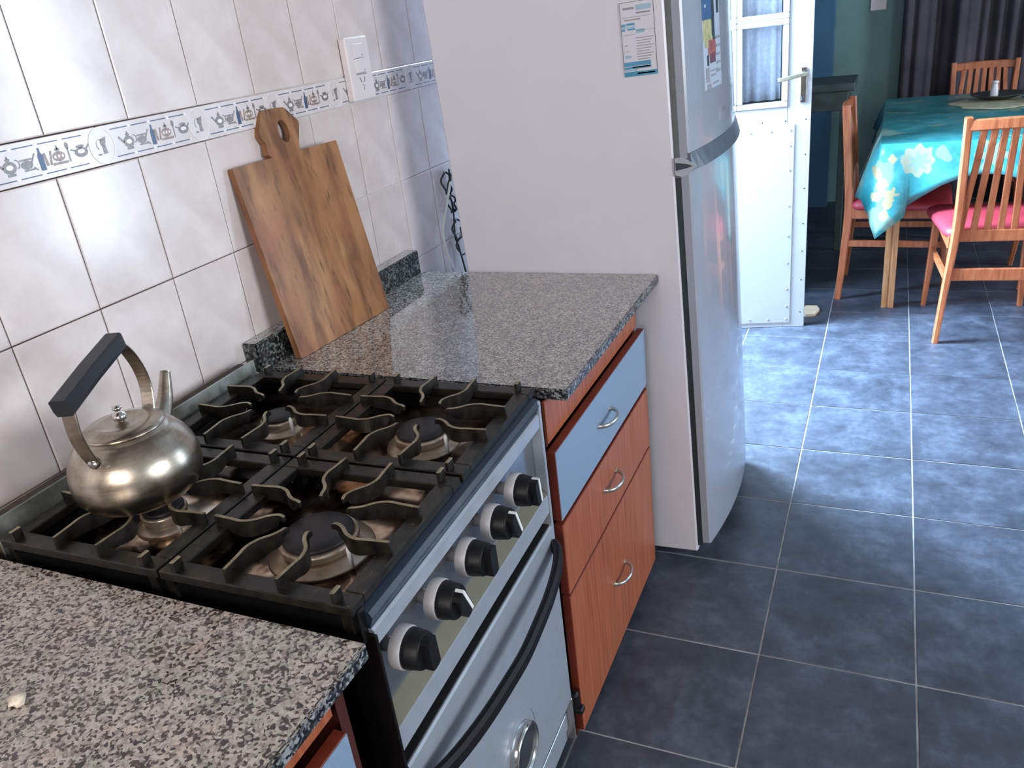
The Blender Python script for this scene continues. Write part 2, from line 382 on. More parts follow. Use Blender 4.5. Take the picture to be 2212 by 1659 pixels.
# floor: grout bed and one object per tile
fl = MB().box(-.6, 4.1, -2.7, 5.2, -.06, -.002).build('floor', 'floor_grout', kind='structure')
TS, FX, FY = .33, .8833, .4516
tm = MB()
g = .0018; h = TS / 2 - g
tm.add([(-h, -h, -.002), (h, -h, -.002), (h, h, -.002), (-h, h, -.002)] + [(sx * (h - .0012), sy * (h - .0012), 0) for sx, sy in ((-1, -1), (1, -1), (1, 1), (-1, 1))],
       [(4, 5, 6, 7), (0, 1, 5, 4), (1, 2, 6, 5), (2, 3, 7, 6), (3, 0, 4, 7)])
tme = tm.mesh('floor_tile', [M['floor']])
for i in range(-3, 6):
    for j in range(-5, 14):
        o = link('floor_tile', tme, fl, (FX + TS * (i + .5), FY + TS * (j + .5), random.uniform(-.0003, .0003)), random.choice([0, PI / 2, PI, -PI / 2]))
# walls
wl = MB().box(XW - .15, XW - .0035, -2.7, 1.72, 0, 2.6)
wl.box(XW - .15, XW - .0035, 1.72, 2.52, 2.08, 2.6).box(XW - .15, XW - .0035, 2.52, 5.2, 0, 2.6)
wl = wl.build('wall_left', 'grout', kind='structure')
MB().box(XW - .003, XW + .012, 2.54, 5.1, 0, 2.58).build('wall_left_dining', 'plaster_blue', kind='structure')
wf = MB().box(-.2, 4.1, 4.95, 5.1, 0, 2.6).build('wall_far', 'plaster_green', kind='structure')
wr = MB()
for a in ((-2.7, -1.3, 0, 2.6), (-1.3, .2, 0, 1.0), (-1.3, .2, 2.1, 2.6), (.2, 2.78, 0, 2.6), (2.78, 3.42, 2.1, 2.6), (3.42, 5.1, 0, 2.6)):
    wr.box(4.0, 4.1, a[0], a[1], a[2], a[3])
wr.build('wall_right', 'plaster', kind='structure')
wb = MB().box(-.2, .35, -2.7, -2.6, 0, 2.6).box(1.65, 4.1, -2.7, -2.6, 0, 2.6).box(.35, 1.65, -2.7, -2.6, 0, 1.15).box(.35, 1.65, -2.7, -2.6, 2.15, 2.6)
wb.build('wall_back', 'plaster', kind='structure')
MB().box(-.3, 4.1, -2.7, 5.1, 2.6, 2.7).build('ceiling', 'plaster', kind='structure')
w1 = MB().box(3.98, 4.03, -1.3, .2, 1.0, 1.05).box(3.98, 4.03, -1.3, .2, 2.05, 2.1).box(3.98, 4.03, -1.3, -1.25, 1.0, 2.1).box(3.98, 4.03, .15, .2, 1.0, 2.1).box(3.98, 4.03, -.575, -.525, 1.05, 2.05)
w1.build('window_1', 'door_white', kind='structure')
w2 = MB().box(.35, 1.65, -2.63, -2.6, 1.15, 1.2).box(.35, 1.65, -2.63, -2.6, 2.1, 2.15).box(.35, .4, -2.63, -2.6, 1.15, 2.15).box(1.6, 1.65, -2.63, -2.6, 1.15, 2.15).box(.975, 1.025, -2.63, -2.6, 1.2, 2.1)
w2.build('window_2', 'door_white', kind='structure')
# partition end between the rooms, and the soffit over the passage
MB().box(XW, .16, 2.62, 2.70, 0, 2.6).build('wall_partition', 'plaster', kind='structure')
MB().box(XW, 4.0, 2.62, 2.70, 2.1, 2.6).build('trim_1', 'plaster', kind='structure')

# wall tiles
K = 1.0668
TW, TH, ZB, ZT = .1614, .2121, 1.2697, 1.3303
def tile_mesh(w, hgt, name='wall_tile'):
    a, b, c = w / 2 - .0011, hgt / 2 - .0011, .0022
    m = MB(); m.add([(-.0035, -a, -b), (-.0035, a, -b), (-.0035, a, b), (-.0035, -a, b), (-.0008, -a, -b), (-.0008, a, -b), (-.0008, a, b), (-.0008, -a, b),
                     (0, -a + c, -b + c), (0, a - c, -b + c), (0, a - c, b - c), (0, -a + c, b - c)],
                    [(0, 1, 5, 4), (1, 2, 6, 5), (2, 3, 7, 6), (3, 0, 4, 7), (4, 5, 9, 8), (5, 6, 10, 9), (6, 7, 11, 10), (7, 4, 8, 11), (8, 9, 10, 11)])
    return m.mesh(name, [M['tile']])
wtm = tile_mesh(TW, TH)
def rowtile(y0, zc):
    for i in range(-6, 8):
        o = link('wall_tile', wtm, wl, (XW + random.uniform(-.0003, .0003), y0 + TW * (i + .5), zc))
        o.rotation_euler = (0, random.uniform(-.002, .002), random.uniform(-.003, .003))
rowtile(-.1933, ZB - TH * .5); rowtile(-.1933, ZB - TH * 1.5); rowtile(-.1933, ZB - TH * 2.5)
rowtile(-.1894, ZT + TH * .5); rowtile(-.1894, ZT + TH * 1.5)

# decorated border tiles: flat print in thin glaze
def border_piece(length, full=True, start=0):
    L, hz = length, (ZT - ZB) / 2
    zc = 0; b = MB()
    b.box(-.0035, .0012, .0008, L - .0008, -hz + .001, hz - .001, 0, .0007)
    px = .0013
    def poly(pts, mi, h=.0003):
        b.prism(pts, px - .0002, px + h, 'x', mi)
    def disc(cy, cz, ry, rz, mi, n=14, h=.0003): poly([(cy + ry * math.cos(2 * PI * k / n), cz + rz * math.sin(2 * PI * k / n)) for k in range(n)], mi, h)
    def bar(y0, z0, y1, z1, w, mi):
        d = Vector((y1 - y0, z1 - z0)).normalized(); nx, nz = -d.y * w / 2, d.x * w / 2
        poly([(y0 + nx, z0 + nz), (y1 + nx, z1 + nz), (y1 - nx, z1 - nz), (y0 - nx, z0 - nz)], mi)
    def inside(*ys): return all(start <= y <= start + L for y in ys)
    O = -start
    # dashes
    for k in range(4):
        y0 = .024 + k * .043
        if inside(y0, y0 + .035):
            bar(y0 + O, .0215, y0 + .035 + O, .0215, .0016, 3); bar(y0 + O, -.0215, y0 + .035 + O, -.0215, .0016, 3)
        if inside(y0 + .039): disc(y0 + .039 + O, .0215, .002, .003, 4); disc(y0 + .039 + O, -.0215, .002, .003, 4)
    def teapot(cy):
        disc(cy, -.002, .010, .0072, 1); disc(cy, .0068, .0035, .002, 1); bar(cy, .008, cy, .011, .002, 1)
        bar(cy - .009, -.002, cy - .017, .006, .003, 1); bar(cy - .006, -.0105, cy + .006, -.0105, .003, 1)
        for k in range(6):
            a = -1.3 + k * .5; bar(cy + .010 + .005 * math.cos(a), .005 * math.sin(a), cy + .010 + .005 * math.cos(a + .5), .005 * math.sin(a + .5), .0014, 1)
        disc(cy, -.002, .005, .003, 4, 10, .0005)
    def creamer(cy):
        disc(cy, -.003, .009, .005, 1); bar(cy - .009, .003, cy + .009, .003, .002, 1); bar(cy + .008, -.001, cy + .015, .008, .002, 1); bar(cy - .006, -.009, cy + .010, -.009, .002, 1); bar(cy + .009, -.007, cy + .014, -.011, .002, 1)
    def bottles(cy):
        poly([(cy - .004, -.013), (cy + .004, -.013), (cy + .004, .004), (cy + .0015, .008), (cy + .0015, .013), (cy - .0015, .013), (cy - .0015, .008), (cy - .004, .004)], 3)
        bar(cy + .008, -.009, cy + .006, .006, .004, 2); bar(cy + .013, -.009, cy + .017, .007, .003, 2)
    def casserole(cy):
        disc(cy, -.001, .010, .006, 2); disc(cy, .007, .004, .002, 1); bar(cy, .007, cy, .012, .002, 1); bar(cy - .012, -.009, cy + .013, -.009, .003, 2)
        for q in (-.006, 0, .006): disc(cy + q, -.001, .0016, .002, 4, 8, .0005)
        bar(cy + .016, -.010, cy + .016, .006, .0022, 1); disc(cy + .016, .009, .003, .004, 1)
    def pot(cy):
        disc(cy, -.002, .011, .006, 1); disc(cy, .005, .007, .002, 1); bar(cy - .016, .003, cy - .009, .001, .002, 1); bar(cy + .009, .001, cy + .015, .006, .002, 1); disc(cy, -.001, .006, .0025, 4, 10, .0005)
    def jug(cy):
        poly([(cy - .002, -.012), (cy + .007, -.012), (cy + .005, -.002), (cy + .008, .006), (cy + .009, .012), (cy - .002, .009), (cy - .004, .003), (cy - .001, -.003)], 1)
        for k in range(6):
            a = .8 + k * .5; bar(cy - .005 + .006 * math.cos(a), .002 + .008 * math.sin(a), cy - .005 + .006 * math.cos(a + .5), .002 + .008 * math.sin(a + .5), .0014, 1)
        bar(cy - .012, -.012, cy - .004, -.013, .002, 1)
    for fn, y in ((teapot, .055), (creamer, .083), (bottles, .108), (casserole, .139), (pot, .180)):
        if inside(y - .018, y + .02):
            n0 = len(b.v); fn(y + O); cyy = y + O
            b.v[n0:] = [(v[0], cyy + (v[1] - cyy) * 1.12, v[2] * 1.25) for v in b.v[n0:]]
    return b
def ring_mb():
    b = MB(); n = 32; px = .0012
    for R1, R2, mi, hh in ((.0275, .0288, 1, .0016),):
        vs_ = []
        for k in range(n):
            a = 2 * PI * k / n
            for r, x in ((R1, px), (R1, px + hh), (R2, px + hh), (R2, px)): vs_.append((x, r * .85 * math.cos(a), r * math.sin(a)))
        fs_ = [[k * 4 + q, k * 4 + (q + 1) % 4, ((k + 1) % n) * 4 + (q + 1) % 4, ((k + 1) % n) * 4 + q] for k in range(n) for q in range(4)]
        b.add(vs_, fs_, mi)
    b.prism([(.0275 * .85 * math.cos(2 * PI * k / n), .0275 * math.sin(2 * PI * k / n)) for k in range(n)], .0002, .0018, 'x', 0)
    q = MB(); 
    def poly(pts, mi): b.prism(pts, .0016, .0022, 'x', mi)
    poly([(-.001, -.013), (.008, -.013), (.006, -.002), (.009, .007), (.010, .013), (-.001, .010), (-.003, .003), (0, -.003)], 2)
    for k in range(7):
        a = .7 + k * .5; y0, z0 = -.005 + .006 * math.cos(a), .002 + .008 * math.sin(a); y1, z1 = -.005 + .006 * math.cos(a + .5), .002 + .008 * math.sin(a + .5)
        poly([(y0, z0), (y1, z1), (y1 + .0012, z1 + .0008), (y0 + .0012, z0 + .0008)], 2)
    poly([(-.011, -.014), (-.004, -.014), (-.004, -.012), (-.011, -.011)], 2)
    return b
bm_mats = [M['border_glaze'], M['print_grey'], M['print_brown'], M['print_blue'], M['print_white']]
bmesh_full = border_piece(.2183).mesh('border_tile', bm_mats)
ring_me = ring_mb().mesh('medallion', [M['border_glaze'], M['print_white'], M['print_grey']])
zc = (ZB + ZT) / 2
for y in (-.97615, -.7575, -.5372, -.317, -.0965, .1225, .3385, ):
    o = link('border_tile', bmesh_full, wl, (XW, y, zc))
    link('medallion', ring_me, o, (0, 0, 0))
b1 = border_piece(.12); o = b1.build('border_tile', ['border_glaze', 'print_grey', 'print_brown', 'print_blue', 'print_white'], wl, (XW, .558, zc)); link('medallion', ring_me, o, (0, 0, 0))
b2 = border_piece(.2183 - .0, start=0); o = link('border_tile', bmesh_full, wl, (XW, .682, zc))
o = link('border_tile', bmesh_full, wl, (XW, .9005, zc)); link('medallion', ring_me, o, (0, 0, 0))

# ================================================================== WHITE GLAZED STEEL DOOR (open leaf)
DW = .86
door = link('door_1', None, None, (.785, 2.564, 0), math.radians(12)); door['kind'] = 'structure'
# local frame: x from -DW (hinge) to 0 (free edge), front face at y=0 (towards the camera), thickness to +y
T = .042
PX0, PX1 = -.80, -.105     # glazing opening
pw = .352                  # one pane column
fr = MB().box(-.092, 0, 0, T, .0, 2.03, 0, .002).box(-DW, PX0, 0, T, 0, 2.03, 0, .002).box(PX0, -.092, 0, T, 0.0, .955, 0, .002).box(PX0, -.092, 0, T, 1.95, 2.03, 0, .002)
fr.build('frame', 'door_white', door)
bw = .022
cols = [(-.105 + .013 - .19 - .005, -.092)]
# glazing: column next to the free edge is .2 wide, the others follow behind the fridge
xs = [-.092, -.290, -.545, PX0]
zs = [.955, 1.285, 1.615, 1.95]
for i in range(3):
    for j in range(3):
        x1, x0, z0, z1 = xs[i], xs[i + 1], zs[j], zs[j + 1]
        f = MB()
        for a in ((x0, x1, z0, z0 + bw), (x0, x1, z1 - bw, z1), (x0, x0 + bw, z0 + bw, z1 - bw), (x1 - bw, x1, z0 + bw, z1 - bw)): f.box(a[0], a[1], -.006, T - .008, a[2], a[3], 0, .003)
        f = f.build('glazing_frame', 'door_white', door)
        MB().box(x0 + bw - .002, x1 - bw + .002, .014, .018, z0 + bw - .002, z1 - bw + .002).build('pane', 'glass', f)
pl = MB().box(-.80, -.062, -.0035, 0.0, .022, .885, 0, .001).build('kick_panel', 'door_white', door)
rv = MB().lathe([(.0045, 0), (.0045, .001), (.0025, .0028), (0, .003)], 10, axis='y').mesh('rivet', [M['rivet']])
def rivet(x, z, par=pl): o = link('rivet', rv, par, (x, -.0035, z)); o.scale = (1, -1, 1)
for z in (.80, .70, .55, .42, .30, .18, .10): rivet(-.078, z)
for x in (-.078, -.155, -.235): rivet(x, .862); rivet(x, .04)
scm = MB().lathe([(.003, 0), (.003, .0008), (0, .0012)], 8, axis='y').mesh('screw', [M['screw']])
for x, z in ((-.02, .90), (-.10, .90), (-.19, .90), (-.018, .76), (-.018, .62), (-.018, .47), (-.018, .35), (-.018, .22), (-.018, .07)):
    o = link('screw', scm, door, (x, -.0001, z)); o.scale = (1, -1, 1)
hp = MB().box(-.046, -.022, -.006, 0, .965, 1.10, 0, .002).build('lock_plate', 'chrome', door, label='chrome lock plate')
MB().tube([(-.034, -.006, 1.075), (-.034, -.035, 1.075)], .007, 10, up=(1, 0, 0)).sweep(smooth_path([(-.024, -.038, 1.076), (-.06, -.042, 1.074), (-.12, -.040, 1.064), (-.135, -.038, 1.062)]), rrect(.010, .016, .003)).build('lever', 'handle_bronze', hp)
MB().box(-.040, -.030, -.008, -.005, .975, .99, 0, .001).build('keyhole', 'screw', hp)
MB().lathe([(.008, -.03), (.008, .03)], 12).build('hinge', 'gasket', door, (-DW, -.002, 1.07))
# curtain hanging on the back of the door glass
cu = MB(); n = 90; rows = []
for z in (.98, 1.3, 1.94):
    rows.append([(-.115 - (.67) * k / n - (0.0), .062 + .014 * math.sin(k * .95 + .4 * math.sin(k * .37)) + (.004 if z < 1 else 0), z) for k in range(n + 1)])
cu.add([p for r in rows for p in r], [(i * (n + 1) + k, i * (n + 1) + k + 1, (i + 1) * (n + 1) + k + 1, (i + 1) * (n + 1) + k) for i in range(2) for k in range(n)], 0, True)
cur = cu.build('curtain', 'voile', None, (.785, 2.564, 0), math.radians(12), label='white gathered curtain hanging behind the glass panes of the open white door', category='curtain')
sm = cur.modifiers.new('s', 'SOLIDIFY'); sm.thickness = .0015
# doorway frame of the patio opening
MB().box(XW - .16, XW + .03, 1.66, 1.72, 0, 2.14).box(XW - .16, XW + .03, 2.5, 2.54, 0, 2.14).box(XW - .16, XW + .03, 1.66, 2.54, 2.08, 2.14).build('trim_2', 'door_white', kind='structure')

# ================================================================== WORKTOPS AND CABINETS
ZC = .8215; XC = .6021
# near worktop
wn = MB(); nb = MB()
def slab(x0, x1, y0, y1, z0, z1, name, label, mb=None):
    bm = bmesh.new(); bmesh.ops.create_cube(bm, size=1)
    for v in bm.verts: v.co = Vector((x0 + (v.co.x + .5) * (x1 - x0), y0 + (v.co.y + .5) * (y1 - y0), z0 + (v.co.z + .5) * (z1 - z0)))
    bmesh.ops.bevel(bm, geom=[e for e in bm.edges], offset=.0025, segments=2, affect='EDGES')
    m = MB(); bm.verts.index_update()
    for f in bm.faces:
        m.f.append([v.index for v in f.verts]); m.mi.append(0 if f.normal.z > .5 else 1); m.sm.append(False)
    m.v = [v.co[:] for v in bm.verts]; bm.free()
    return m
t1 = thing('granite_worktop', 'speckled pink-grey granite worktop on the near side of the stove, with a crumb on it', 'worktop', (.27, -1.2, ZC - .022))
slab(XW - .27, XC - .27, -1.5 + 1.2 - 1.0 + .3, -.527 + 1.2, -0.0, .022, '', '').build('slab', ['granite_near', 'granite_edge'], t1)
t2 = thing('granite_worktop', 'polished grey granite worktop between stove and white fridge, chopping board standing on it', 'worktop', (.27, .43, ZC - .022))
slab(XW - .27, XC - .27, .111 - .43, .7565 - .43, 0, .022, '', '').build('slab', ['granite', 'granite_edge'], t2)
slab(XW - .27, -.037 - .27, .085 - .43, .745 - .43, .022, .022 + .062, '', '').build('backsplash', ['granite', 'granite_dark'], t2, label='dark granite upstand along the tiled wall')

hm = MB()
def bow_handle():
    pts = smooth_path([(0, -.042, 0), (.010, -.039, 0), (.021, -.026, 0), (.026, 0, 0), (.021, .026, 0), (.010, .039, 0), (0, .042, 0)], 5)
    m = MB(); m.sweep(pts, [(.0032 * math.cos(2 * PI * k / 8), .005 * math.sin(2 * PI * k / 8)) for k in range(8)], (0, 0, 1), 0, True)
    m.lathe([(.006, -.0005), (.006, .002)], 10, 0, (0, -.042, 0), axis='x').lathe([(.006, -.0005), (.006, .002)], 10, 0, (0, .042, 0), axis='x')
    return m.mesh('handle', [M['satin_chrome']])
hme = bow_handle()
cab = thing('base_cabinet', 'cherry brown base cabinet with one blue-grey drawer, between stove and fridge', 'cabinet', (0, 0, 0))
cb = MB().box(-.03, .555, .105, .121, .0, .797).box(-.03, .555, .674, .69, .0, .797).box(-.05, .555, .12, .675, .04, .056).box(-.05, -.035, .12, .675, .05, .797)
cb.box(.50, .515, .12, .675, 0, .05)
cb.build('carcass', 'cab_side', cab)
MB().box(.545, .56, .106, .69, .7125, .797, 0, .0008).build('top_rail', 'cab_red', cab)
def front(name, z0, z1, mat, hz, hy, y0=.087, y1=.692):
    m = MB(); m.box(.561, .5785, y0, y1, z0, z1, 1, .0012)
    m.v = m.v; o = MB()
    # face sheet over the edge-banded core
    m.box(.5783, .5790, y0 + .001, y1 - .001, z0 + .001, z1 - .001, 0)
    f = m.build(name, [mat, 'cab_edge'], cab)
    link('handle', hme, f, (.579, hy, hz), label='curved silver pull handle')
    return f
f = front('drawer', .563, .708, 'cab_grey', .639, .362); f['label'] = 'blue-grey top drawer front'
front('drawer', .395, .553, 'cab_red', .481, .37)
front('door', .040, .389, 'cab_red', .222, .388)

nc = thing('base_cabinet', 'orange-brown base cabinet under the near granite worktop at the bottom of the frame', 'cabinet', (0, 0, 0))
MB().box(-.03, .555, -.548, -.532, 0, .797).box(-.03, .555, -1.46, -1.444, 0, .797).box(-.05, -.035, -1.45, -.548, .05, .797).box(-.05, .555, -1.45, -.548, .04, .056).build('carcass', 'cab_side', nc)
MB().box(.545, .56, -1.46, -.56, .735, .797, 0, .0008).build('top_rail', 'cab_red', nc)
for y0, y1 in ((-1.0, -.565), (-1.45, -1.005)):
    m = MB().box(.561, .5785, y0, y1, .55, .722, 1, .0012).box(.5783, .579, y0 + .001, y1 - .001, .551, .721, 0)
    f = m.build('drawer', ['cab_grey', 'cab_edge'], nc, label='blue-grey drawer front'); link('handle', hme, f, (.579, (y0 + y1) / 2, .64))
    m = MB().box(.561, .5785, y0, y1, .04, .545, 1, .0012).box(.5783, .579, y0 + .001, y1 - .001, .041, .544, 0)
    f = m.build('door', ['cab_red', 'cab_edge'], nc); link('handle', hme, f, (.579, (y0 + y1) / 2, .45))

cr = MB()
rnd = random.Random(3)
cr.lathe([(.004, 0), (.0085, .002), (.009, .006), (.006, .0095), (0, .0105)], 9, flute=lambda k, r, h: 1 + .25 * math.sin(k * 2.3 + h * 700))
cr.build('bread_crumb', 'crumb', None, (.287, -.711, ZC), label='pale crumb lying on the near granite worktop, at the left edge of the picture', category='crumb')

# ================================================================== STOVE
SY = -.512
st = thing('gas_stove', 'free-standing four-burner gas stove with black iron grates and five black knobs', 'stove', (0.004, SY, 0), .020)
Y0, Y1 = .008, .553
def L(y): return y - SY
MB().box(.012, .545, Y0, Y1, .045, .800, 0, .003).build('body', 'black_enamel', st)
for x in (.06, .50):
    for y in (.05, .50): MB().lathe([(.018, 0), (.018, .01), (.012, .014), (.012, .05)], 12).build('foot', 'black_plastic', st, (x, y, 0))
# top tray with raised rim and burner wells
MB().box(.014, .548, Y0 + .004, Y1 - .004, .7995, .804, 0, .001).build('hob_tray', 'tray', st, label='stained steel hob tray')
rim = MB().box(.010, .026, Y0, Y1, .8, .828, 0, .002).box(.012, .575, Y0 - .010, Y0 + .004, .79, .836, 0, .002).box(.012, .575, Y1 - .010, Y1 + .001, .79, .829, 0, .002)
rim.build('hob_rim', 'black_enamel', st)
MB().prism([(.548, .803), (.578, .806), (.584, .822), (.580, .829), (.566, .834), (.548, .836)], Y0, Y1, 'y').build('front_lip', 'navy', st, label='dark blue-black front lip of the hob')
MB().box(-.016, -.012, Y0 - .008, Y1 + .012, .79, .866, 0, .0008).build('back_rail', 'backrail', st)
MB().box(-.052, -.017, Y0 - .004, Y1 + .010, .76, .857, 0, .003).build('rear_ledge', 'grime', st, label='brown grime-covered ledge behind the back rail')
MB().box(-.012, .012, Y0, Y1, .76, .80).build('back_gap_filler', 'black_enamel', st)
# control panel: one bent sheet
cp = MB().prism([(.545, .806), (.579, .806), (.582, .803), (.582, .782), (.579, .780), (.562, .780), (.562, .668), (.5632, .6655), (.578, .6485), (.582, .646), (.582, .612), (.579, .609), (.545, .609)], Y0, Y1 - .009, 'y')
cp.build('control_panel', 'silver', st)
MB().box(.5615, .5640, Y0 + .001, Y1 - .010, .670, .779).build('panel_inset', 'bright_steel', st, label='shiny recessed strip behind the knobs')
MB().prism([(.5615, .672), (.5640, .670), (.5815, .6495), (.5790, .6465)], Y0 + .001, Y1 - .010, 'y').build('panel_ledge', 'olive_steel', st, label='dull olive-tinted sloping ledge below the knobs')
MB().box(.54, .584, Y1 - .008, Y1, .530, .828, 0, .001).build('side_trim', 'silver', st)
MB().box(.54, .586, Y0 - .004, Y0 + .0005, .10, .80, 0, .001).build('side_panel', 'black_enamel', st)
MB().box(.535, .556, Y0 + .004, Y1 - .008, .582, .612).box(.545, .578, Y0 + .007, Y1 - .008, .5825, .5850).build('vent_gap', 'shadow_black', st)
# knobs
sk = MB().lathe([(.010, -.022), (.010, -.004), (.0255, -.004), (.0268, -.002), (.0268, .010), (.0258, .012)], 36, axis='x').mesh('skirt', [M['knob_grey']])
km = MB().lathe([(.0250, .011), (.0250, .018), (.0238, .024), (.0228, .032), (.0215, .034)], 36, axis='x')
km.prism([(-.0095, -.0195), (-.004, -.0218), (.004, -.0218), (.0095, -.0195), (.0095, .0195), (.004, .0218), (-.004, .0218), (-.0095, .0195)], .030, .045, 'x')
km = km.mesh('cap', [M['black_plastic']])
idx = MB().box(.0445, .0460, .003, .0075, -.020, .0205).box(.034, .0460, .003, .0075, .0200, .0222).mesh('pointer', [M['knob_white']])
for k, (y, a) in enumerate(((-.465, .05), (-.375, .42), (-.285, .0), (-.199, .36), (-.110, .12))):
    kn = link('knob', sk, st, (.585, L(y), .748)); kn.rotation_euler = (a, 0, 0)
    link('cap', km, kn)
    if k in (1, 3, 4): link('pointer', idx, kn, label='white pointer line')
# oven door
MB().prism([(.545, .583), (.580, .583), (.583, .580), (.583, .170), (.579, .166), (.545, .166)], Y0 + .006, Y1 - .006, 'y').build('oven_door', 'silver', st)
od = [o for o in st.children if o.name.startswith('oven_door')][0]
hpts = [(.585, .540, .545), (.600, .520, .544), (.614, .47, .542), (.624, .40, .540), (.630, .32, .540), (.632, .272, .540), (.630, .225, .540), (.624, .15, .540), (.614, .08, .542), (.600, .03, .544), (.585, .012, .545)]
MB().sweep(smooth_path(hpts, 4), rrect(.016, .026, .005), (0, 0, 1)).build('handle', 'black_plastic', od, label='bowed black oven handle')
MB().lathe([(.048, -.002), (.048, .012), (.045, .015), (.041, .0155), (.0405, .011)], 44, axis='x').build('thermometer', 'chrome', od, (.583, L(-.204), .292), label='round chrome oven thermometer')
thr = [o for o in od.children if o.name.startswith('thermometer')][0]
dl = MB().lathe([(.0406, .004), (.0406, .009)], 40, axis='x')
for k in range(20):
    a = 2 * PI * k / 20
    dl.prism([(.030 * math.cos(a - .03), .030 * math.sin(a - .03)), (.034 * math.cos(a - .03), .034 * math.sin(a - .03)), (.034 * math.cos(a + .03), .034 * math.sin(a + .03)), (.030 * math.cos(a + .03), .030 * math.sin(a + .03))], .009, .0094, 'x', 1)
dl.prism([(-.001, -.006), (.001, -.006), (.0006, .026), (-.0006, .026)], .0095, .0102, 'x', 1)
MB.build(dl, 'dial', ['dial', 'ink_black'], thr) if False else link('dial', dl.mesh('dial', [M['dial'], M['ink_black']]), thr)
rg = MB(); rg.sweep([(.5835, L(-.204) + .066 * math.cos(2 * PI * k / 48), .292 + .066 * math.sin(2 * PI * k / 48)) for k in range(49)], rect(.0016, .0016), (1, 0, 0)); rg.build('pressed_ring', 'silver', od)
MB().box(.53, .566, Y0 + .008, Y1 - .008, .055, .128, 0, .002).box(.563, .570, Y0 + .008, Y1 - .008, .088, .128, 0, .001).build('lower_drawer', 'silver', st)
MB().box(.545, .583, Y1 - .006, Y1, .055, .166, 0, .001).build('corner_bracket', 'satin_chrome', st)
MB().box(.568, .600, Y1 + .002, Y1 + .022, .118, .132, 0, .003).box(.57, .592, Y1 + .0, Y1 + .018, .13, .17, 0, .004).build('hinge_lever', 'black_plastic', st, label='small black lever beside the oven door')

# burners
def burner(x, y, R, name='burner'):
    b = MB().lathe([(R * 1.42, 0), (R * 1.38, .004), (R * 1.12, .007), (R * 1.05, .009)], 40)
    b = b.build(name, 'alu', st, (x, L(y), .8035))
    rn = MB(); n = 72
    rn.lathe([(R * .9, .006), (R * 1.0, .012), (R * 1.06, .021), (R * 1.02, .0245), (R * .98, .0245)], n, flute=lambda k, r, h: 1 + (.012 if (k % 3 == 0 and h > .02) else 0))
    rn.build('flame_ring', 'alu', b)
    MB().lathe([(R * .93, .0248), (R * .95, .028), (R * .90, .0305), (R * .55, .032), (0, .0322)], 40).build('burner_cap', 'burner_cap', b, label='dark enamelled burner cap')
    MB().lathe([(.003, 0), (.003, .03), (.0015, .034), (0, .034)], 8).build('spark_plug', 'knob_white', b, (R * 1.25, -R * .5, 0))
GX = (.146, .431); GY = (-.380, -.092)
burner(GX[1], GY[0] - .004, .050); burner(GX[1], GY[1] - .002, .043); burner(GX[0], GY[1], .030); burner(GX[0] + .012, GY[0], .031)

# grates
HS = .1405
def grate_frame():
    m = MB(); w = .0255; z0, z1 = .829, .8465
    m.box(-HS, HS, -HS, -HS + w, z0 + .004, z1, 0, .0016).box(-HS, HS, HS - w, HS, z0 + .004, z1, 0, .0016)
    m.box(-HS, -HS + w, -HS + w, HS - w, z0 + .004, z1, 0, .0016).box(HS - w, HS, -HS + w, HS - w, z0 + .004, z1, 0, .0016)
    for sx in (-1, 1):
        for sy in (-1, 1):
            m.box(sx * (HS - .012) - .006, sx * (HS - .012) + .006, sy * (HS - .008) - .006, sy * (HS - .008) + .006, .806, z1 - .001)
            m.box(sx * (HS - .024) - .003, sx * (HS - .024) + .003, sy * (HS - .010) - .008, sy * (HS - .010) + .008, z1 - .002, .861, 0, .001)
    me = m.mesh('grate', [M['cast'], M['iron_side'], M['finger']])
    for p in me.polygons:
        if p.normal.z < .6: p.material_index = 1
        elif p.center.z > .855: p.material_index = 2
    return me
def finger(sgn):
    pts = smooth_path([(.038, -.1335, .8535), (.040, -.105, .8535), (.0415, -.088, .8535), (.036, -.072, .8535), (.024, -.058, .8535), (.0185, -.047, .8535), (.0175, -.037, .8535)], 4)
    pts = [(x * sgn, y, z) for x, y, z in pts]
    m = MB(); P = [Vector(p) for p in pts]; n = len(P); vs_ = []
    for i, p in enumerate(P):
        d = (P[min(i + 1, n - 1)] - P[max(i - 1, 0)]).normalized(); side = Vector((d.y, -d.x, 0)) * .0024
        t = i / (n - 1)
        dep = .016 + .008 * math.sin(min(1, t * 1.2) * PI) if t < .83 else .010 - (t - .83) * .02
        top = .0085 if t < .9 else .0085 - (t - .9) * .03
        for sg in (-1, 1):
            vs_ += [tuple(p + side * sg + Vector((0, 0, top))), tuple(p + side * sg + Vector((0, 0, top - dep)))]
    fs_ = []
    for i in range(n - 1):
        a, b = i * 4, i * 4 + 4
        fs_ += [(a, a + 2, b + 2, b), (a + 1, b + 1, b + 3, a + 3), (a, b, b + 1, a + 1), (a + 2, a + 3, b + 3, b + 2)]
    fs_ += [(0, 1, 3, 2), (n * 4 - 4, n * 4 - 2, n * 4 - 1, n * 4 - 3)]
    m.add(vs_, fs_); m.mi = [0 if (i < 4 * (n - 1) and i % 4 == 0) else 1 for i in range(len(m.f))]
    return m.mesh('finger', [M['finger'], M['iron_side']])
gme = grate_frame(); fme = [finger(1), finger(-1)]
for gx in GX:
    for gy in GY:
        gt = link('grate', gme, st, (gx, L(gy), 0))
        for q in range(4):
            for s_ in (0, 1): link('finger', fme[s_], gt, (0, 0, 0), q * PI / 2)

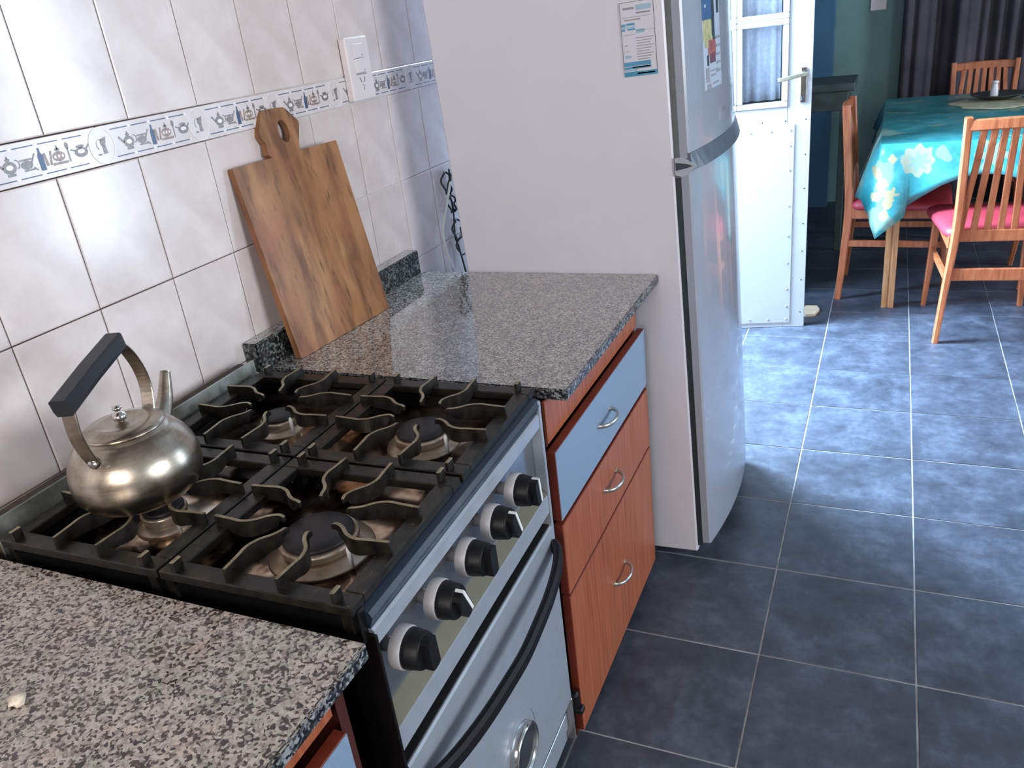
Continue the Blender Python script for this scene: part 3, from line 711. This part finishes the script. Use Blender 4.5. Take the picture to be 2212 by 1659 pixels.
# ================================================================== KETTLE
KZ = .8625
kc = (.150, -.388)
ang = math.atan2(.94, -.34)
kt = thing('kettle', 'brushed steel whistling-style kettle with black handle grip on the rear near burner', 'kettle', (kc[0], kc[1], KZ), ang)
prof = [(0, 0), (.062, 0), (.068, .0015), (.0765, .008), (.0835, .019), (.0872, .034), (.0868, .050), (.0832, .065), (.0765, .079), (.068, .090), (.0595, .0975), (.0570, .0985), (.0565, .1025), (.0535, .1035)]
MB().lathe(prof, 64).build('body', 'kettle', kt)
lid = MB().lathe([(.0545, .1030), (.0552, .1050), (.050, .1085), (.040, .1105), (.032, .1120), (.029, .1105), (.012, .1105), (0, .112)], 56).build('lid', 'kettle', kt)
MB().lathe([(.004, .111), (.0045, .113), (.0085, .115), (.0095, .120), (.0075, .124), (.0045, .126), (.003, .128), (.0065, .131), (.006, .134), (0, .1355)], 20).build('knob', 'chrome', lid, label='small turned metal lid knob')
sp = [(.058, 0, .052), (.082, 0, .064), (.101, 0, .074), (.119, 0, .089), (.131, 0, .106), (.142, 0, .124)]
MB().tube(smooth_path(sp, 4), .0125, 16, up=(0, 1, 0), scales=[1.45 - .85 * i / 20 for i in range(21)]).build('spout', 'kettle', kt)
near = smooth_path([(-.081, 0, .092), (-.091, 0, .115), (-.097, 0, .143), (-.094, 0, .172), (-.090, 0, .184)], 5)
far = smooth_path([(.071, 0, .094), (.081, 0, .125), (.079, 0, .155), (.066, 0, .185), (.052, 0, .203)], 5)
MB().sweep(near, rrect(.0035, .019, .001), (0, 1, 0)).build('handle_arm', 'kettle', kt)
MB().sweep(far, rrect(.0035, .019, .001), (0, 1, 0)).build('handle_arm', 'kettle', kt)
gq = MB(); a = Vector((-.104, 0, .183)); b = Vector((.047, 0, .2125))
gq.sweep([tuple(a), tuple(a + (b - a) * .5 + Vector((0, 0, .0015))), tuple(b)], [(-.012, -.006), (-.010, -.013), (.010, -.013), (.012, -.006), (.012, .009), (.0095, .011), (-.0095, .011), (-.012, .009)], (0, 0, 1))
gp = gq.build('grip', 'grip_plastic', kt, label='black plastic handle grip')
MB().lathe([(.009, -.002), (.009, .002), (.005, .0045), (0, .005)], 16, axis='x').build('pivot', 'chrome', kt, (-.0815, 0, .094)).scale = (-1, 1, 1)
MB().lathe([(.009, -.002), (.009, .002), (.005, .0045), (0, .005)], 16, axis='x').build('pivot', 'chrome', kt, (.072, 0, .094))

# ================================================================== CUTTING BOARD
th_l = .1575
e = Vector((.07597, .99711, 0)); mh = Vector((-.99711, .07597, 0)); up = Vector((0, 0, 1)) * math.cos(th_l) + mh * math.sin(th_l); nn = e.cross(up)
P1 = Vector((.004, .160, ZC + .001)) 
bo = thing('chopping_board', 'worn wooden chopping board with hexagonal holed handle, leaning on the tiled wall', 'board')
bo.matrix_world = Matrix.Translation(P1) @ Matrix((e, nn, up)).transposed().to_4x4()
# outline in (u along e, v up), thickness along -nn ( away from the viewer )
wB, hB = .313, .393
outer = [(0.003, 0), (wB - .003, 0), (wB, .003), (wB, hB - .002), (wB - .002, hB), (.198, hB + .002), (.199, .414), (.214, .440), (.212, .452), (.190, .478), (.184, .481), (.122, .480), (.116, .477), (.098, .440), (.097, .428), (.104, .399), (.100, hB), (.002, hB), (0, hB - .002), (0, .003)]
hc = (.1660, .4365); hr = (.0150, .0225); NH = 20
bm = bmesh.new()
tb = .015
# build plate with hole by bridging rings: split outline into plate lower part and head with hole
low = [p for p in outer if p[1] <= hB + .0001]
lowp = [(0.003, 0), (wB - .003, 0), (wB, .003), (wB, hB - .002), (wB - .002, hB), (.196, hB), (.101, hB), (.002, hB), (0, hB - .002), (0, .003)]
head = [(.196, hB), (.1965, .404), (.2165, .444), (.216, .451), (.190, .479), (.184, .482), (.128, .484), (.120, .480), (.1085, .462), (.098, .443), (.098, .434), (.107, .421), (.101, hB)]
sgn = 1.0 if nn.x < 0 else -1.0
B = MB(); 
B.prism([(p[0], p[1]) for p in lowp], 0, sgn * tb, 'y')
# head : ring faces between head outline (resampled) and the elliptical hole
def resample(poly, n):
    pts = [Vector(p) for p in poly] + [Vector(poly[0])]; Ls = [0]
    for a, b_ in zip(pts, pts[1:]): Ls.append(Ls[-1] + (b_ - a).length)
    return pts, Ls
hout = []
for k in range(48):
    a = 2 * PI * k / 48; d = Vector((math.cos(a), math.sin(a))); best = None
    for i in range(len(head)):
        p, q = Vector(head[i]), Vector(head[(i + 1) % len(head)]); r = q - p; o_ = Vector(hc)
        den = d.x * r.y - d.y * r.x
        if abs(den) < 1e-9: continue
        w_ = p - o_; t = (w_.x * r.y - w_.y * r.x) / den; s__ = (w_.x * d.y - w_.y * d.x) / den
        if t > 0 and -.001 <= s__ <= 1.001 and (best is None or t < best): best = t
    hout.append(Vector(hc) + d * best)
vs_ = []
for k in range(48):
    a = 2 * PI * k / 48; hi = (hc[0] + hr[0] * math.cos(a), hc[1] + hr[1] * math.sin(a)); ho = hout[k]
    vs_ += [(ho.x, 0, ho.y), (hi[0], 0, hi[1]), (ho.x, sgn * tb, ho.y), (hi[0], sgn * tb, hi[1])]
fs_ = []
for k in range(48):
    a, b_ = k * 4, ((k + 1) % 48) * 4
    fs_ += [(a, b_, b_ + 1, a + 1), (a + 2, a + 3, b_ + 3, b_ + 2), (a, a + 2, b_ + 2, b_), (a + 1, b_ + 1, b_ + 3, a + 3)]
B.add(vs_, fs_)
B.build('plank', 'board', bo)

# ================================================================== SOCKET + SWITCH PLATE
so = thing('wall_socket', 'white plastic plate with two switches and a socket, on the patterned tile border', 'socket', (XW, .652, 1.343))
MB().box(0.001, .020, -.047, .047, -.069, .069, 0, .003).build('plate', 'white_plastic', so)
for z in (.024, -.008):
    MB().box(.0195, .0215, -.021, .021, z, z + .030, 0, .001).build('rocker', 'white_plastic', so)
    MB().box(.0198, .0206, -.024, .020, z - .0022, z - .0012).box(.0213, .0219, .012, .0145, z + .004, z + .0065).build('seam', 'slot', so)
sk_ = MB().box(.0198, .0203, -.022, .020, -.0125, -.0115)
for y, z0, a in ((-.008, -.024, .35), (.008, -.024, -.35), (0, -.040, 0)):
    c, s_ = math.cos(a), math.sin(a)
    sk_.prism([(y + u * c - v * s_, z0 + u * s_ + v * c) for u, v in ((-.001, -.006), (.001, -.006), (.001, .006), (-.001, .006))], .0198, .0204, 'x')
sk_.build('socket_slots', 'slot', so)

# ================================================================== FRIDGE
fz = thing('refrigerator', 'tall white fridge-freezer with grey pull handle, leaflet on its side and pictures on the door', 'refrigerator', (0, 0, 0))
fz.rotation_euler = (0, -.032, 0)
FH = 1.68; fy0, fy1 = .7594, 1.35
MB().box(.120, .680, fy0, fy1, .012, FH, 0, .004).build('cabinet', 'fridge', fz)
MB().box(.679, .696, fy0 + .012, fy1 - .012, .06, FH - .01).build('gasket', 'gasket', fz, label='grey door seal')
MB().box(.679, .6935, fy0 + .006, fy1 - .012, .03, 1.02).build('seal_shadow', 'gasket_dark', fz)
def bulge(y): return .716 + .03 * (1 - ((y - 1.055) / .295) ** 2)
def fdoor(z0, z1, name):
    n = 20; b = MB(); ys = [fy0 + (fy1 - fy0) * k / n for k in range(n + 1)]
    poly = [(.695, fy1), (.695, fy0), (.712, fy0)] + [(bulge(y), y) for y in [fy0 + .004] + ys[1:-1]] + [(.714, fy1)]
    b.prism(poly, z0, z1, 'z', 0, False)
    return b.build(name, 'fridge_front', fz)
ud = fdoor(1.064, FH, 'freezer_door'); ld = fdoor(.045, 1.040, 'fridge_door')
MB().box(.694, .71, fy0 + .001, fy1 - .001, 1.038, 1.066).build('door_gap', 'gasket_dark', fz)
# grip band along the door bottom edge
gb = MB(); n = 20; pts = []
vs_ = []
for k in range(n + 1):
    y = fy0 - .001 + .012 * 0 + (fy1 - .02 - fy0) * k / n
    x = bulge(max(y, fy0 + .002)); g = min(1, (y - fy0 + .02) / .09)
    z1 = 1.076; z0 = 1.036
    vs_ += [(x - .004, y, z1), (x + .002, y, z1 - .001), (x + .004 + .008 * g, y, z0 + .001), (x - .004, y, z0)]
fs_ = [(a + q, a + (q + 1) % 4, a + 4 + (q + 1) % 4, a + 4 + q) for a in range(0, n * 4, 4) for q in range(4)] + [(0, 1, 2, 3), (n * 4 + 3, n * 4 + 2, n * 4 + 1, n * 4)]
gb.add(vs_, fs_, 0, False); gb.build('handle', 'fridge_grip', ud, label='slate-grey band handle under the freezer door')
# recess grip seen on the side edge
MB().prism([(.683, 1.030), (.699, 1.025), (.712, 1.030), (.730, 1.046), (.712, 1.062), (.699, 1.068), (.683, 1.067)], fy0 - .003, fy0 + .006, 'y').build('grip_end', 'grip_light', ud)
MB().prism([(.685, 1.040), (.710, 1.044), (.722, 1.048), (.710, 1.053), (.685, 1.057)], fy0 - .0042, fy0 - .002, 'y').build('grip_slot', 'gasket_dark', ud)
# small faint maker's mark
lg = MB()
for k, w in enumerate((.004, .003, .005, .003, .004)):
    y = 1.01 + k * .009
    lg.box(bulge(y), bulge(y) + .0012, y, y + w, 1.125, 1.137)
lg.build('badge', 'ink_grey', ud)
# leaflet on the side
lf = MB(); yb = fy0 - .0012
def R_(x0, x1, z0, z1, mi, d=0): lf.box(x0, x1, yb - .0003 - d, yb + .0008 - d, z0, z1, mi)
x0, x1, z0, z1 = .586, .659, 1.247, 1.394
R_(x0, x1, z0, z1, 0)
for a in ((x0, x0 + .0008, z0, z1), (x1 - .0008, x1, z0, z1), (x0, x1, z1 - .0008, z1)): R_(*a, 3, .0003)
def Q(u0, u1, v0, v1, mi): R_(x0 + u0 * (x1 - x0), x0 + u1 * (x1 - x0), z1 - v1 * (z1 - z0), z1 - v0 * (z1 - z0), mi, .0004)
Q(.48, .93, .05, .12, 2); Q(.10, .42, .07, .10, 4); Q(.48, .90, .145, .165, 4)
Q(.06, .95, .20, .206, 4); Q(.12, .60, .23, .245, 4)
Q(.02, .14, .285, .32, 1); Q(.17, .42, .28, .31, 1); Q(.02, .42, .325, .345, 2); Q(.02, .12, .35, .38, 1); Q(.20, .42, .35, .375, 1)
Q(.44, .70, .37, .42, 2); Q(.44, .98, .385, .389, 4); Q(.04, .40, .43, .436, 4)
for k in range(9): Q(.42 + (k % 3) * .01, .95 - (k * 37 % 11) * .015, .48 + k * .036, .49 + k * .036, 4)
Q(.08, .16, .57, .578, 3); Q(.08, .20, .65, .657, 4); Q(.06, .26, .71, .75, 2)
Q(.02, .82, .80, .86, 1); Q(.02, .82, .868, .90, 1); Q(.26, .80, .868, .885, 5); Q(0, .40, .905, .925, 2); Q(0, 1, .935, 1.0, 5)
Q(.40, .92, .955, .975, 1)
for k in range(3): R_(x0 + .005, x1 - .015 + k * .003, 1.402 + k * .006, 1.4035 + k * .006, 4)
MB.build(lf, 'leaflet', ['label_white', 'ink_blue', 'ink_pale', 'ink_black', 'ink_grey', 'ink_teal'], fz, label='white printed leaflet with blue blocks')
# pictures on the freezer door
pf = MB()
def PQ(y0, y1, z0, z1, mi, d=.0008):
    m_ = 6
    for k in range(m_):
        a, b_ = y0 + (y1 - y0) * k / m_, y0 + (y1 - y0) * (k + 1) / m_
        pf.add([(bulge(a) + d, a, z0), (bulge(b_) + d, b_, z0), (bulge(b_) + d, b_, z1), (bulge(a) + d, a, z1), (bulge(a) + d - .0006, a, z0), (bulge(b_) + d - .0006, b_, z0), (bulge(b_) + d - .0006, b_, z1), (bulge(a) + d - .0006, a, z1)],
               [(0, 1, 2, 3), (4, 7, 6, 5), (0, 4, 5, 1), (3, 2, 6, 7), (1, 5, 6, 2), (0, 3, 7, 4)], mi)
PQ(.868, 1.010, 1.190, 1.47, 0)
PQ(.868, .935, 1.335, 1.47, 1, .0014); PQ(.935, .958, 1.29, 1.47, 2, .0014); PQ(.980, 1.000, 1.345, 1.47, 2, .0014)
PQ(.884, .900, 1.385, 1.392, 5, .002); PQ(.890, .906, 1.400, 1.407, 5, .002); PQ(.886, .894, 1.36, 1.366, 5, .002); PQ(.892, .908, 1.425, 1.436, 5, .002)
PQ(.872, .932, 1.290, 1.335, 3, .0016); PQ(.882, .936, 1.278, 1.300, 3, .0018)
PQ(.902, .960, 1.262, 1.292, 4, .0020); PQ(.912, .955, 1.244, 1.265, 6, .0020); PQ(.892, .902, 1.240, 1.262, 2, .0022)
for k in range(5): PQ(.962, 1.004, 1.292 - k * .018, 1.297 - k * .018, 7, .0018)
PQ(.880, .905, 1.205, 1.235, 7, .0016); PQ(.915, .955, 1.215, 1.219, 7, .0016); PQ(.915, .975, 1.225, 1.229, 7, .0016); PQ(.885, .915, 1.19, 1.201, 7, .0016); PQ(.93, .98, 1.197, 1.201, 7, .0016)
MB.build(pf, 'picture', ['poster_white', 'ink_navy', 'ink_dark', 'ink_yellow', 'ink_red', 'label_white', 'ink_wine', 'ink_grey'], ud, label='blue, yellow and red picture sheets')

# cables in the gap behind the fridge
MB().tube(smooth_path([(XW + .03, .985, 1.01), (XW + .02, .955, .94), (XW + .015, .93, .89), (XW + .02, .92, .84), (XW + .03, .925, .78), (XW + .05, .94, .68), (XW + .04, .96, .55)], 6), .0035, 8).build('power_cable', 'cable_white', None, label='white cable hanging down in the gap beside the fridge', category='cable')
def loop(cy, cz, ry, rz, tilt, m, x):
    m.tube([(x + .004 * math.sin(k), cy + ry * math.cos(2 * PI * k / 24) + tilt * math.sin(2 * PI * k / 24), cz + rz * math.sin(2 * PI * k / 24)) for k in range(25)], .0028, 6, up=(1, 0, 0))
m = MB(); x_ = XW + .012
loop(.995, 1.006, .024, .032, -.004, m, x_); loop(1.003, .945, .020, .026, -.003, m, x_ + .003); loop(1.02, .975, .030, .052, .0, m, x_ + .006); loop(1.02, .865, .026, .030, 0, m, x_); loop(1.03, .815, .03, .03, 0, m, x_ + .003)
m.tube(smooth_path([(x_, 1.02, 1.04), (x_ + .005, 1.0, .97), (x_, 1.01, .91), (x_, 1.0, .85), (x_, 1.02, .79), (x_ + .02, 1.03, .6)], 5), .0028, 6)
m.build('coiled_cable', 'cable_black', None, label='black looped cable on the wall in the gap behind the fridge', category='cable')

# ================================================================== DINING ROOM
def chair_proto():
    r = thing('dining_chair', 'x', 'chair')
    # local: faces +y, origin on the floor in the middle
    sec = rrect(.034, .030, .006)
    for s in (-1, 1):
        # back post with rear leg
        MB().sweep(smooth_path([(s * .190, -.232, 0), (s * .172, -.216, .22), (s * .153, -.205, .44), (s * .152, -.220, .66), (s * .156, -.238, .89)], 4), rrect(.030, .038, .006), (0, 1, 0), scales=[.72 + .28 * min(1, i / 8) - (.1 * max(0, i - 8) / 8) for i in range(17)]).build('back_post', 'chair', r)
        MB().sweep([(s * .192, .225, 0), (s * .182, .205, .20), (s * .172, .190, .43)], rrect(.032, .032, .006), (0, 1, 0), scales=[.62, .85, 1.0]).build('leg', 'chair', r)
        MB().box(min(s * .158, s * .176), max(s * .158, s * .176), -.19, .19, .385, .435, 0, .003).build('side_rail', 'chair', r)
        MB().sweep([(s * .171, -.20, .27), (s * .179, .20, .27)], rect(.014, .028)).build('stretcher', 'chair', r)
    MB().box(-.165, .165, .172, .192, .385, .435, 0, .003).build('front_rail', 'chair', r)
    MB().box(-.150, .150, -.205, -.187, .415, .462, 0, .003).build('back_rail', 'chair', r)
    MB().sweep([(-.165, -.210, .285), (.165, -.210, .285)], rrect(.016, .050, .003)).build('back_stretcher', 'chair', r)
    MB().sweep(smooth_path([(-.152, -.242, .862), (0, -.256, .866), (.152, -.242, .862)], 5), rrect(.020, .042, .005)).build('top_rail', 'chair', r)
    for k in range(7):
        u = k - 3
        MB().sweep(smooth_path([(u * .046, -.196, .455), (u * .042, -.205, .58), (u * .037, -.222, .72), (u * .034, -.246, .850)], 3), rrect(.024, .010, .003), (0, 1, 0)).build('slat', 'chair', r)
    st_ = MB(); n = 10; top = []
    # cushion: rounded trapezoid
    ring = []
    for (x, y) in [(-.185, -.195), (.185, -.195), (.218, .215), (-.218, .215)]: ring.append((x, y))
    def rounded(ring, r_, k=4):
        out = []
        N = len(ring)
        for i in range(N):
            p = Vector(ring[i]); a = (Vector(ring[i - 1]) - p).normalized(); b_ = (Vector(ring[(i + 1) % N]) - p).normalized()
            for j in range(k + 1):
                t = j / k; out.append(p + a * r_ * (1 - t) ** 2 + b_ * r_ * t ** 2)
        return out
    rr = rounded(ring, .05); c = Vector((0, .01))
    vs_ = []; lev = [(1.0, .430), (1.02, .440), (1.0, .458), (.90, .470), (.6, .477)]
    for sc_, z in lev:
        for p in rr: q = c + (p - c) * sc_; vs_.append((q.x, q.y, z))
    N = len(rr); fs_ = [(i * N + k, i * N + (k + 1) % N, (i + 1) * N + (k + 1) % N, (i + 1) * N + k) for i in range(len(lev) - 1) for k in range(N)]
    fs_ += [list(range(N - 1, -1, -1)), [(len(lev) - 1) * N + k for k in range(N)]]
    st_.add(vs_, fs_, 0, True); st_.build('seat', 'seat', r, label='red vinyl seat pad')
    return r
def dup(root, loc, rotz, label):
    r = root.copy(); COL.objects.link(r); r.location = loc; r.rotation_euler = (0, 0, rotz); r['label'] = label
    for ch in list(root.children):
        c = ch.copy(); COL.objects.link(c); c.parent = r
    return r
ch = chair_proto(); ch['group'] = 'chairs around the dining table'
ch.location = (1.480, 2.675, 0); ch.rotation_euler = (0, 0, math.radians(4)); ch['label'] = 'orange-brown slat-back chair with red seat, back to the camera, nearest at the table'
dup(ch, (1.142, 3.125, 0), math.radians(-92), 'orange-brown slat-back chair on the left side of the table, seen edge-on')
dup(ch, (1.545, 4.23, 0), math.radians(180), 'slat-back chair at the far end, its back showing above the teal tablecloth')
dup(ch, (1.90, 3.32, 0), math.radians(90), 'chair on the right side of the table, only its feet showing beneath')

tb_ = thing('dining_table', 'pine dining table with split square legs under the teal cloth', 'table', (1.5, 3.42, 0))
MB().box(-.44, .44, -.70, .70, .735, .757, 0, .003).build('tabletop', 'table_leg', tb_)
MB().box(-.40, .40, -.60, -.58, .66, .735).box(-.40, .40, .58, .60, .66, .735).box(-.40, -.38, -.60, .60, .66, .735).box(.38, .40, -.60, .60, .66, .735).build('apron', 'table_leg', tb_)
lm = MB().box(-.026, -.0025, -.025, .025, 0, .735, 0, .002).box(.0025, .026, -.025, .025, 0, .735, 0, .002).box(-.004, .004, -.02, .02, .002, .735).mesh('leg', [M['table_leg']])
for x in (-.377, .377):
    for y in (-.565, .565): link('leg', lm, tb_, (x, y, 0))

# tablecloth
tc = MB()
tx0, tx1, ty0, ty1, tz = 1.052, 1.945, 2.712, 4.128, .7600
per = []   # (top x,y, hem x,y,z)
n = 14
for k in range(n + 1):      # left side, far -> near
    y = ty1 + (ty0 + .16 - ty1) * k / n; z = .60 + .02 * math.sin(k * 1.3) - (.07 * (k / n) ** 3)
    per.append((tx0, y, tx0 - .035 - .022 * math.sin(k * 1.7) - .05 * (k / n) ** 4, y, z))
per.append((tx0, ty0 + .10, .955, ty0 + .17, .505)); per.append((tx0, ty0 + .05, .985, ty0 + .07, .515)); per.append((tx0, ty0 + .012, 1.020, ty0 + .02, .455))
per.append((tx0 + .004, ty0 + .003, 1.030, ty0 - .022, .425)); per.append((tx0 + .02, ty0, 1.052, ty0 - .050, .372)); per.append((tx0 + .05, ty0, 1.098, ty0 - .044, .412)); per.append((tx0 + .09, ty0, 1.158, ty0 - .030, .462))
per.append((tx0 + .11, ty0, 1.166, ty0 - .014, .505))
for x, z, f in ((1.22, .545, .02), (1.29, .590, .026), (1.36, .618, .018), (1.43, .630, .012), (1.50, .625, .022), (1.57, .606, .028), (1.65, .585, .015), (1.74, .56, .012), (1.83, .50, .03)): per.append((x, ty0, x, ty0 - f, z))
per.append((1.945, ty0 + .0, 1.95, ty0 - .04, .38))
for k in range(n + 1):
    y = ty0 + .1 + (ty1 - ty0 - .1) * k / n; per.append((tx1, y, tx1 + .03 + .02 * math.sin(k * 1.7), y, .59))
rows = 7; N = len(per); vs_ = []
for r_ in range(rows + 1):
    t = r_ / rows
    for (ax, ay, bx, by, bz) in per:
        f = t ** .75; vs_.append((ax + (bx - ax) * f, ay + (by - ay) * f, tz + (bz - tz) * t - (0 if r_ else 0)))
fs_ = [(r_ * N + k, r_ * N + k + 1, (r_ + 1) * N + k + 1, (r_ + 1) * N + k) for r_ in range(rows) for k in range(N - 1)]
tc.add(vs_, fs_, 0, True)
tc.add([(tx0, ty0, tz), (tx1, ty0, tz), (tx1, ty1, tz), (tx0, ty1, tz)], [(0, 1, 2, 3)], 0)
cl = tc.build('tablecloth', 'cloth', None, label='teal tablecloth with cream flowers hanging over the dining table', category='tablecloth')
sd = cl.modifiers.new('s', 'SOLIDIFY'); sd.thickness = .0016; sd.offset = 1

# things on the table
rn = MB(); n = 28
pts = []
for k in range(n):
    a = 2 * PI * k / n; r_ = 1 + .10 * math.sin(3 * a + .5) + .06 * math.sin(7 * a)
    pts.append((.21 * r_ * math.cos(a), .17 * r_ * math.sin(a)))
rn.prism(pts, 0, .006, 'z').build('cream_mat', 'cream_cloth', None, (1.56, 3.68, .7620), label='crumpled cream cloth mat lying on the teal tablecloth', category='mat')
MB().lathe([(.04, 0), (.07, .004), (.12, .022), (.125, .026), (.118, .026), (.06, .009), (0, .008)], 36).build('serving_dish', 'dark_dish', None, (1.56, 3.80, .7685), label='wide dark dish on the cream mat', category='dish')
MB().lathe([(.019, 0), (.019, .004), (.017, .03), (.013, .055), (.0125, .062), (.016, .063), (.016, .070), (.010, .074), (0, .075)], 24).build('salt_shaker', 'white_plastic', None, (1.545, 3.83, .7775), label='small white shaker standing in the dark dish', category='shaker')
m = MB()
for k in range(9):
    a = k * 2.4; r0 = .02 + .006 * k
    m.prism([(r0 * math.cos(a) + .05 * math.cos(a + q), r0 * math.sin(a) + .03 * math.sin(a + q)) for q in (0, 1, 2, 3.1, 4.2, 5.3)], .004 * k, .004 * k + .006, 'z')
m.build('green_leaves', 'dark_green', None, (1.735, 3.66, .7685), label='bunch of dark green leaves at the right of the cream mat', category='leaves')

# far side: dark curtain, blue side panel, console, switch
def curtain(name, x0, x1, y, mat, label, z0=.02, z1=2.4, amp=.035, per_=.11):
    n = int((x1 - x0) / .008); m = MB(); vs_ = []
    for z in (z0, z1):
        for k in range(n + 1):
            x = x0 + (x1 - x0) * k / n; vs_.append((x, y - amp * (math.sin(2 * PI * x / per_ + 1.2 * math.sin(x * 9))) - .012 * math.sin(x * 90), z))
    m.add(vs_, [(k, k + 1, n + 2 + k, n + 1 + k) for k in range(n)], 0, True)
    o = m.build(name, mat, None, label=label, category='curtain'); s = o.modifiers.new('s', 'SOLIDIFY'); s.thickness = .003
curtain('long_curtain', 1.112, 2.85, 4.87, 'curtain_dark', 'long dark plum curtain covering the far wall behind the dining table', per_=.34, amp=.04)
MB().box(XW + .02, .72, 4.80, 4.945, 0, 2.55).build('wall_far_left', 'plaster_blue', kind='structure')
sw = thing('light_switch', 'pale light switch plate on the green far wall', 'switch', (.965, 4.95, 1.265))
MB().box(-.045, .045, -.010, -.0005, -.075, .075, 0, .002).build('plate', 'white_plastic', sw)
MB().box(-.014, .014, -.013, -.009, -.02, .02, 0, .001).build('rocker', 'white_plastic', sw)
cs = thing('console_table', 'dim grey-green console table in the shade beyond the white door', 'table', (.56, 3.95, 0))
MB().box(-.30, .34, -.20, .20, .86, .90, 0, .004).build('tabletop', 'console', cs)
MB().box(-.27, .31, -.18, .18, .76, .86, 0, .003).build('apron', 'console', cs)
for x in (-.27, .29):
    for y in (-.17, .17): MB().box(x - .018, x + .018, y - .018, y + .018, 0, .76, 0, .003).build('leg', 'console', cs)
# paper wedge
m = MB(); m.prism([(-.055, -.02), (-.03, .062), (.018, .066), (.034, .02), (.018, -.048), (-.02, -.060)], 0, .012, 'z')
m.build('paper_wad', 'paper', None, (.803, 2.742, .0005), label='folded piece of cream cardboard on the floor beside the white door', category='cardboard')
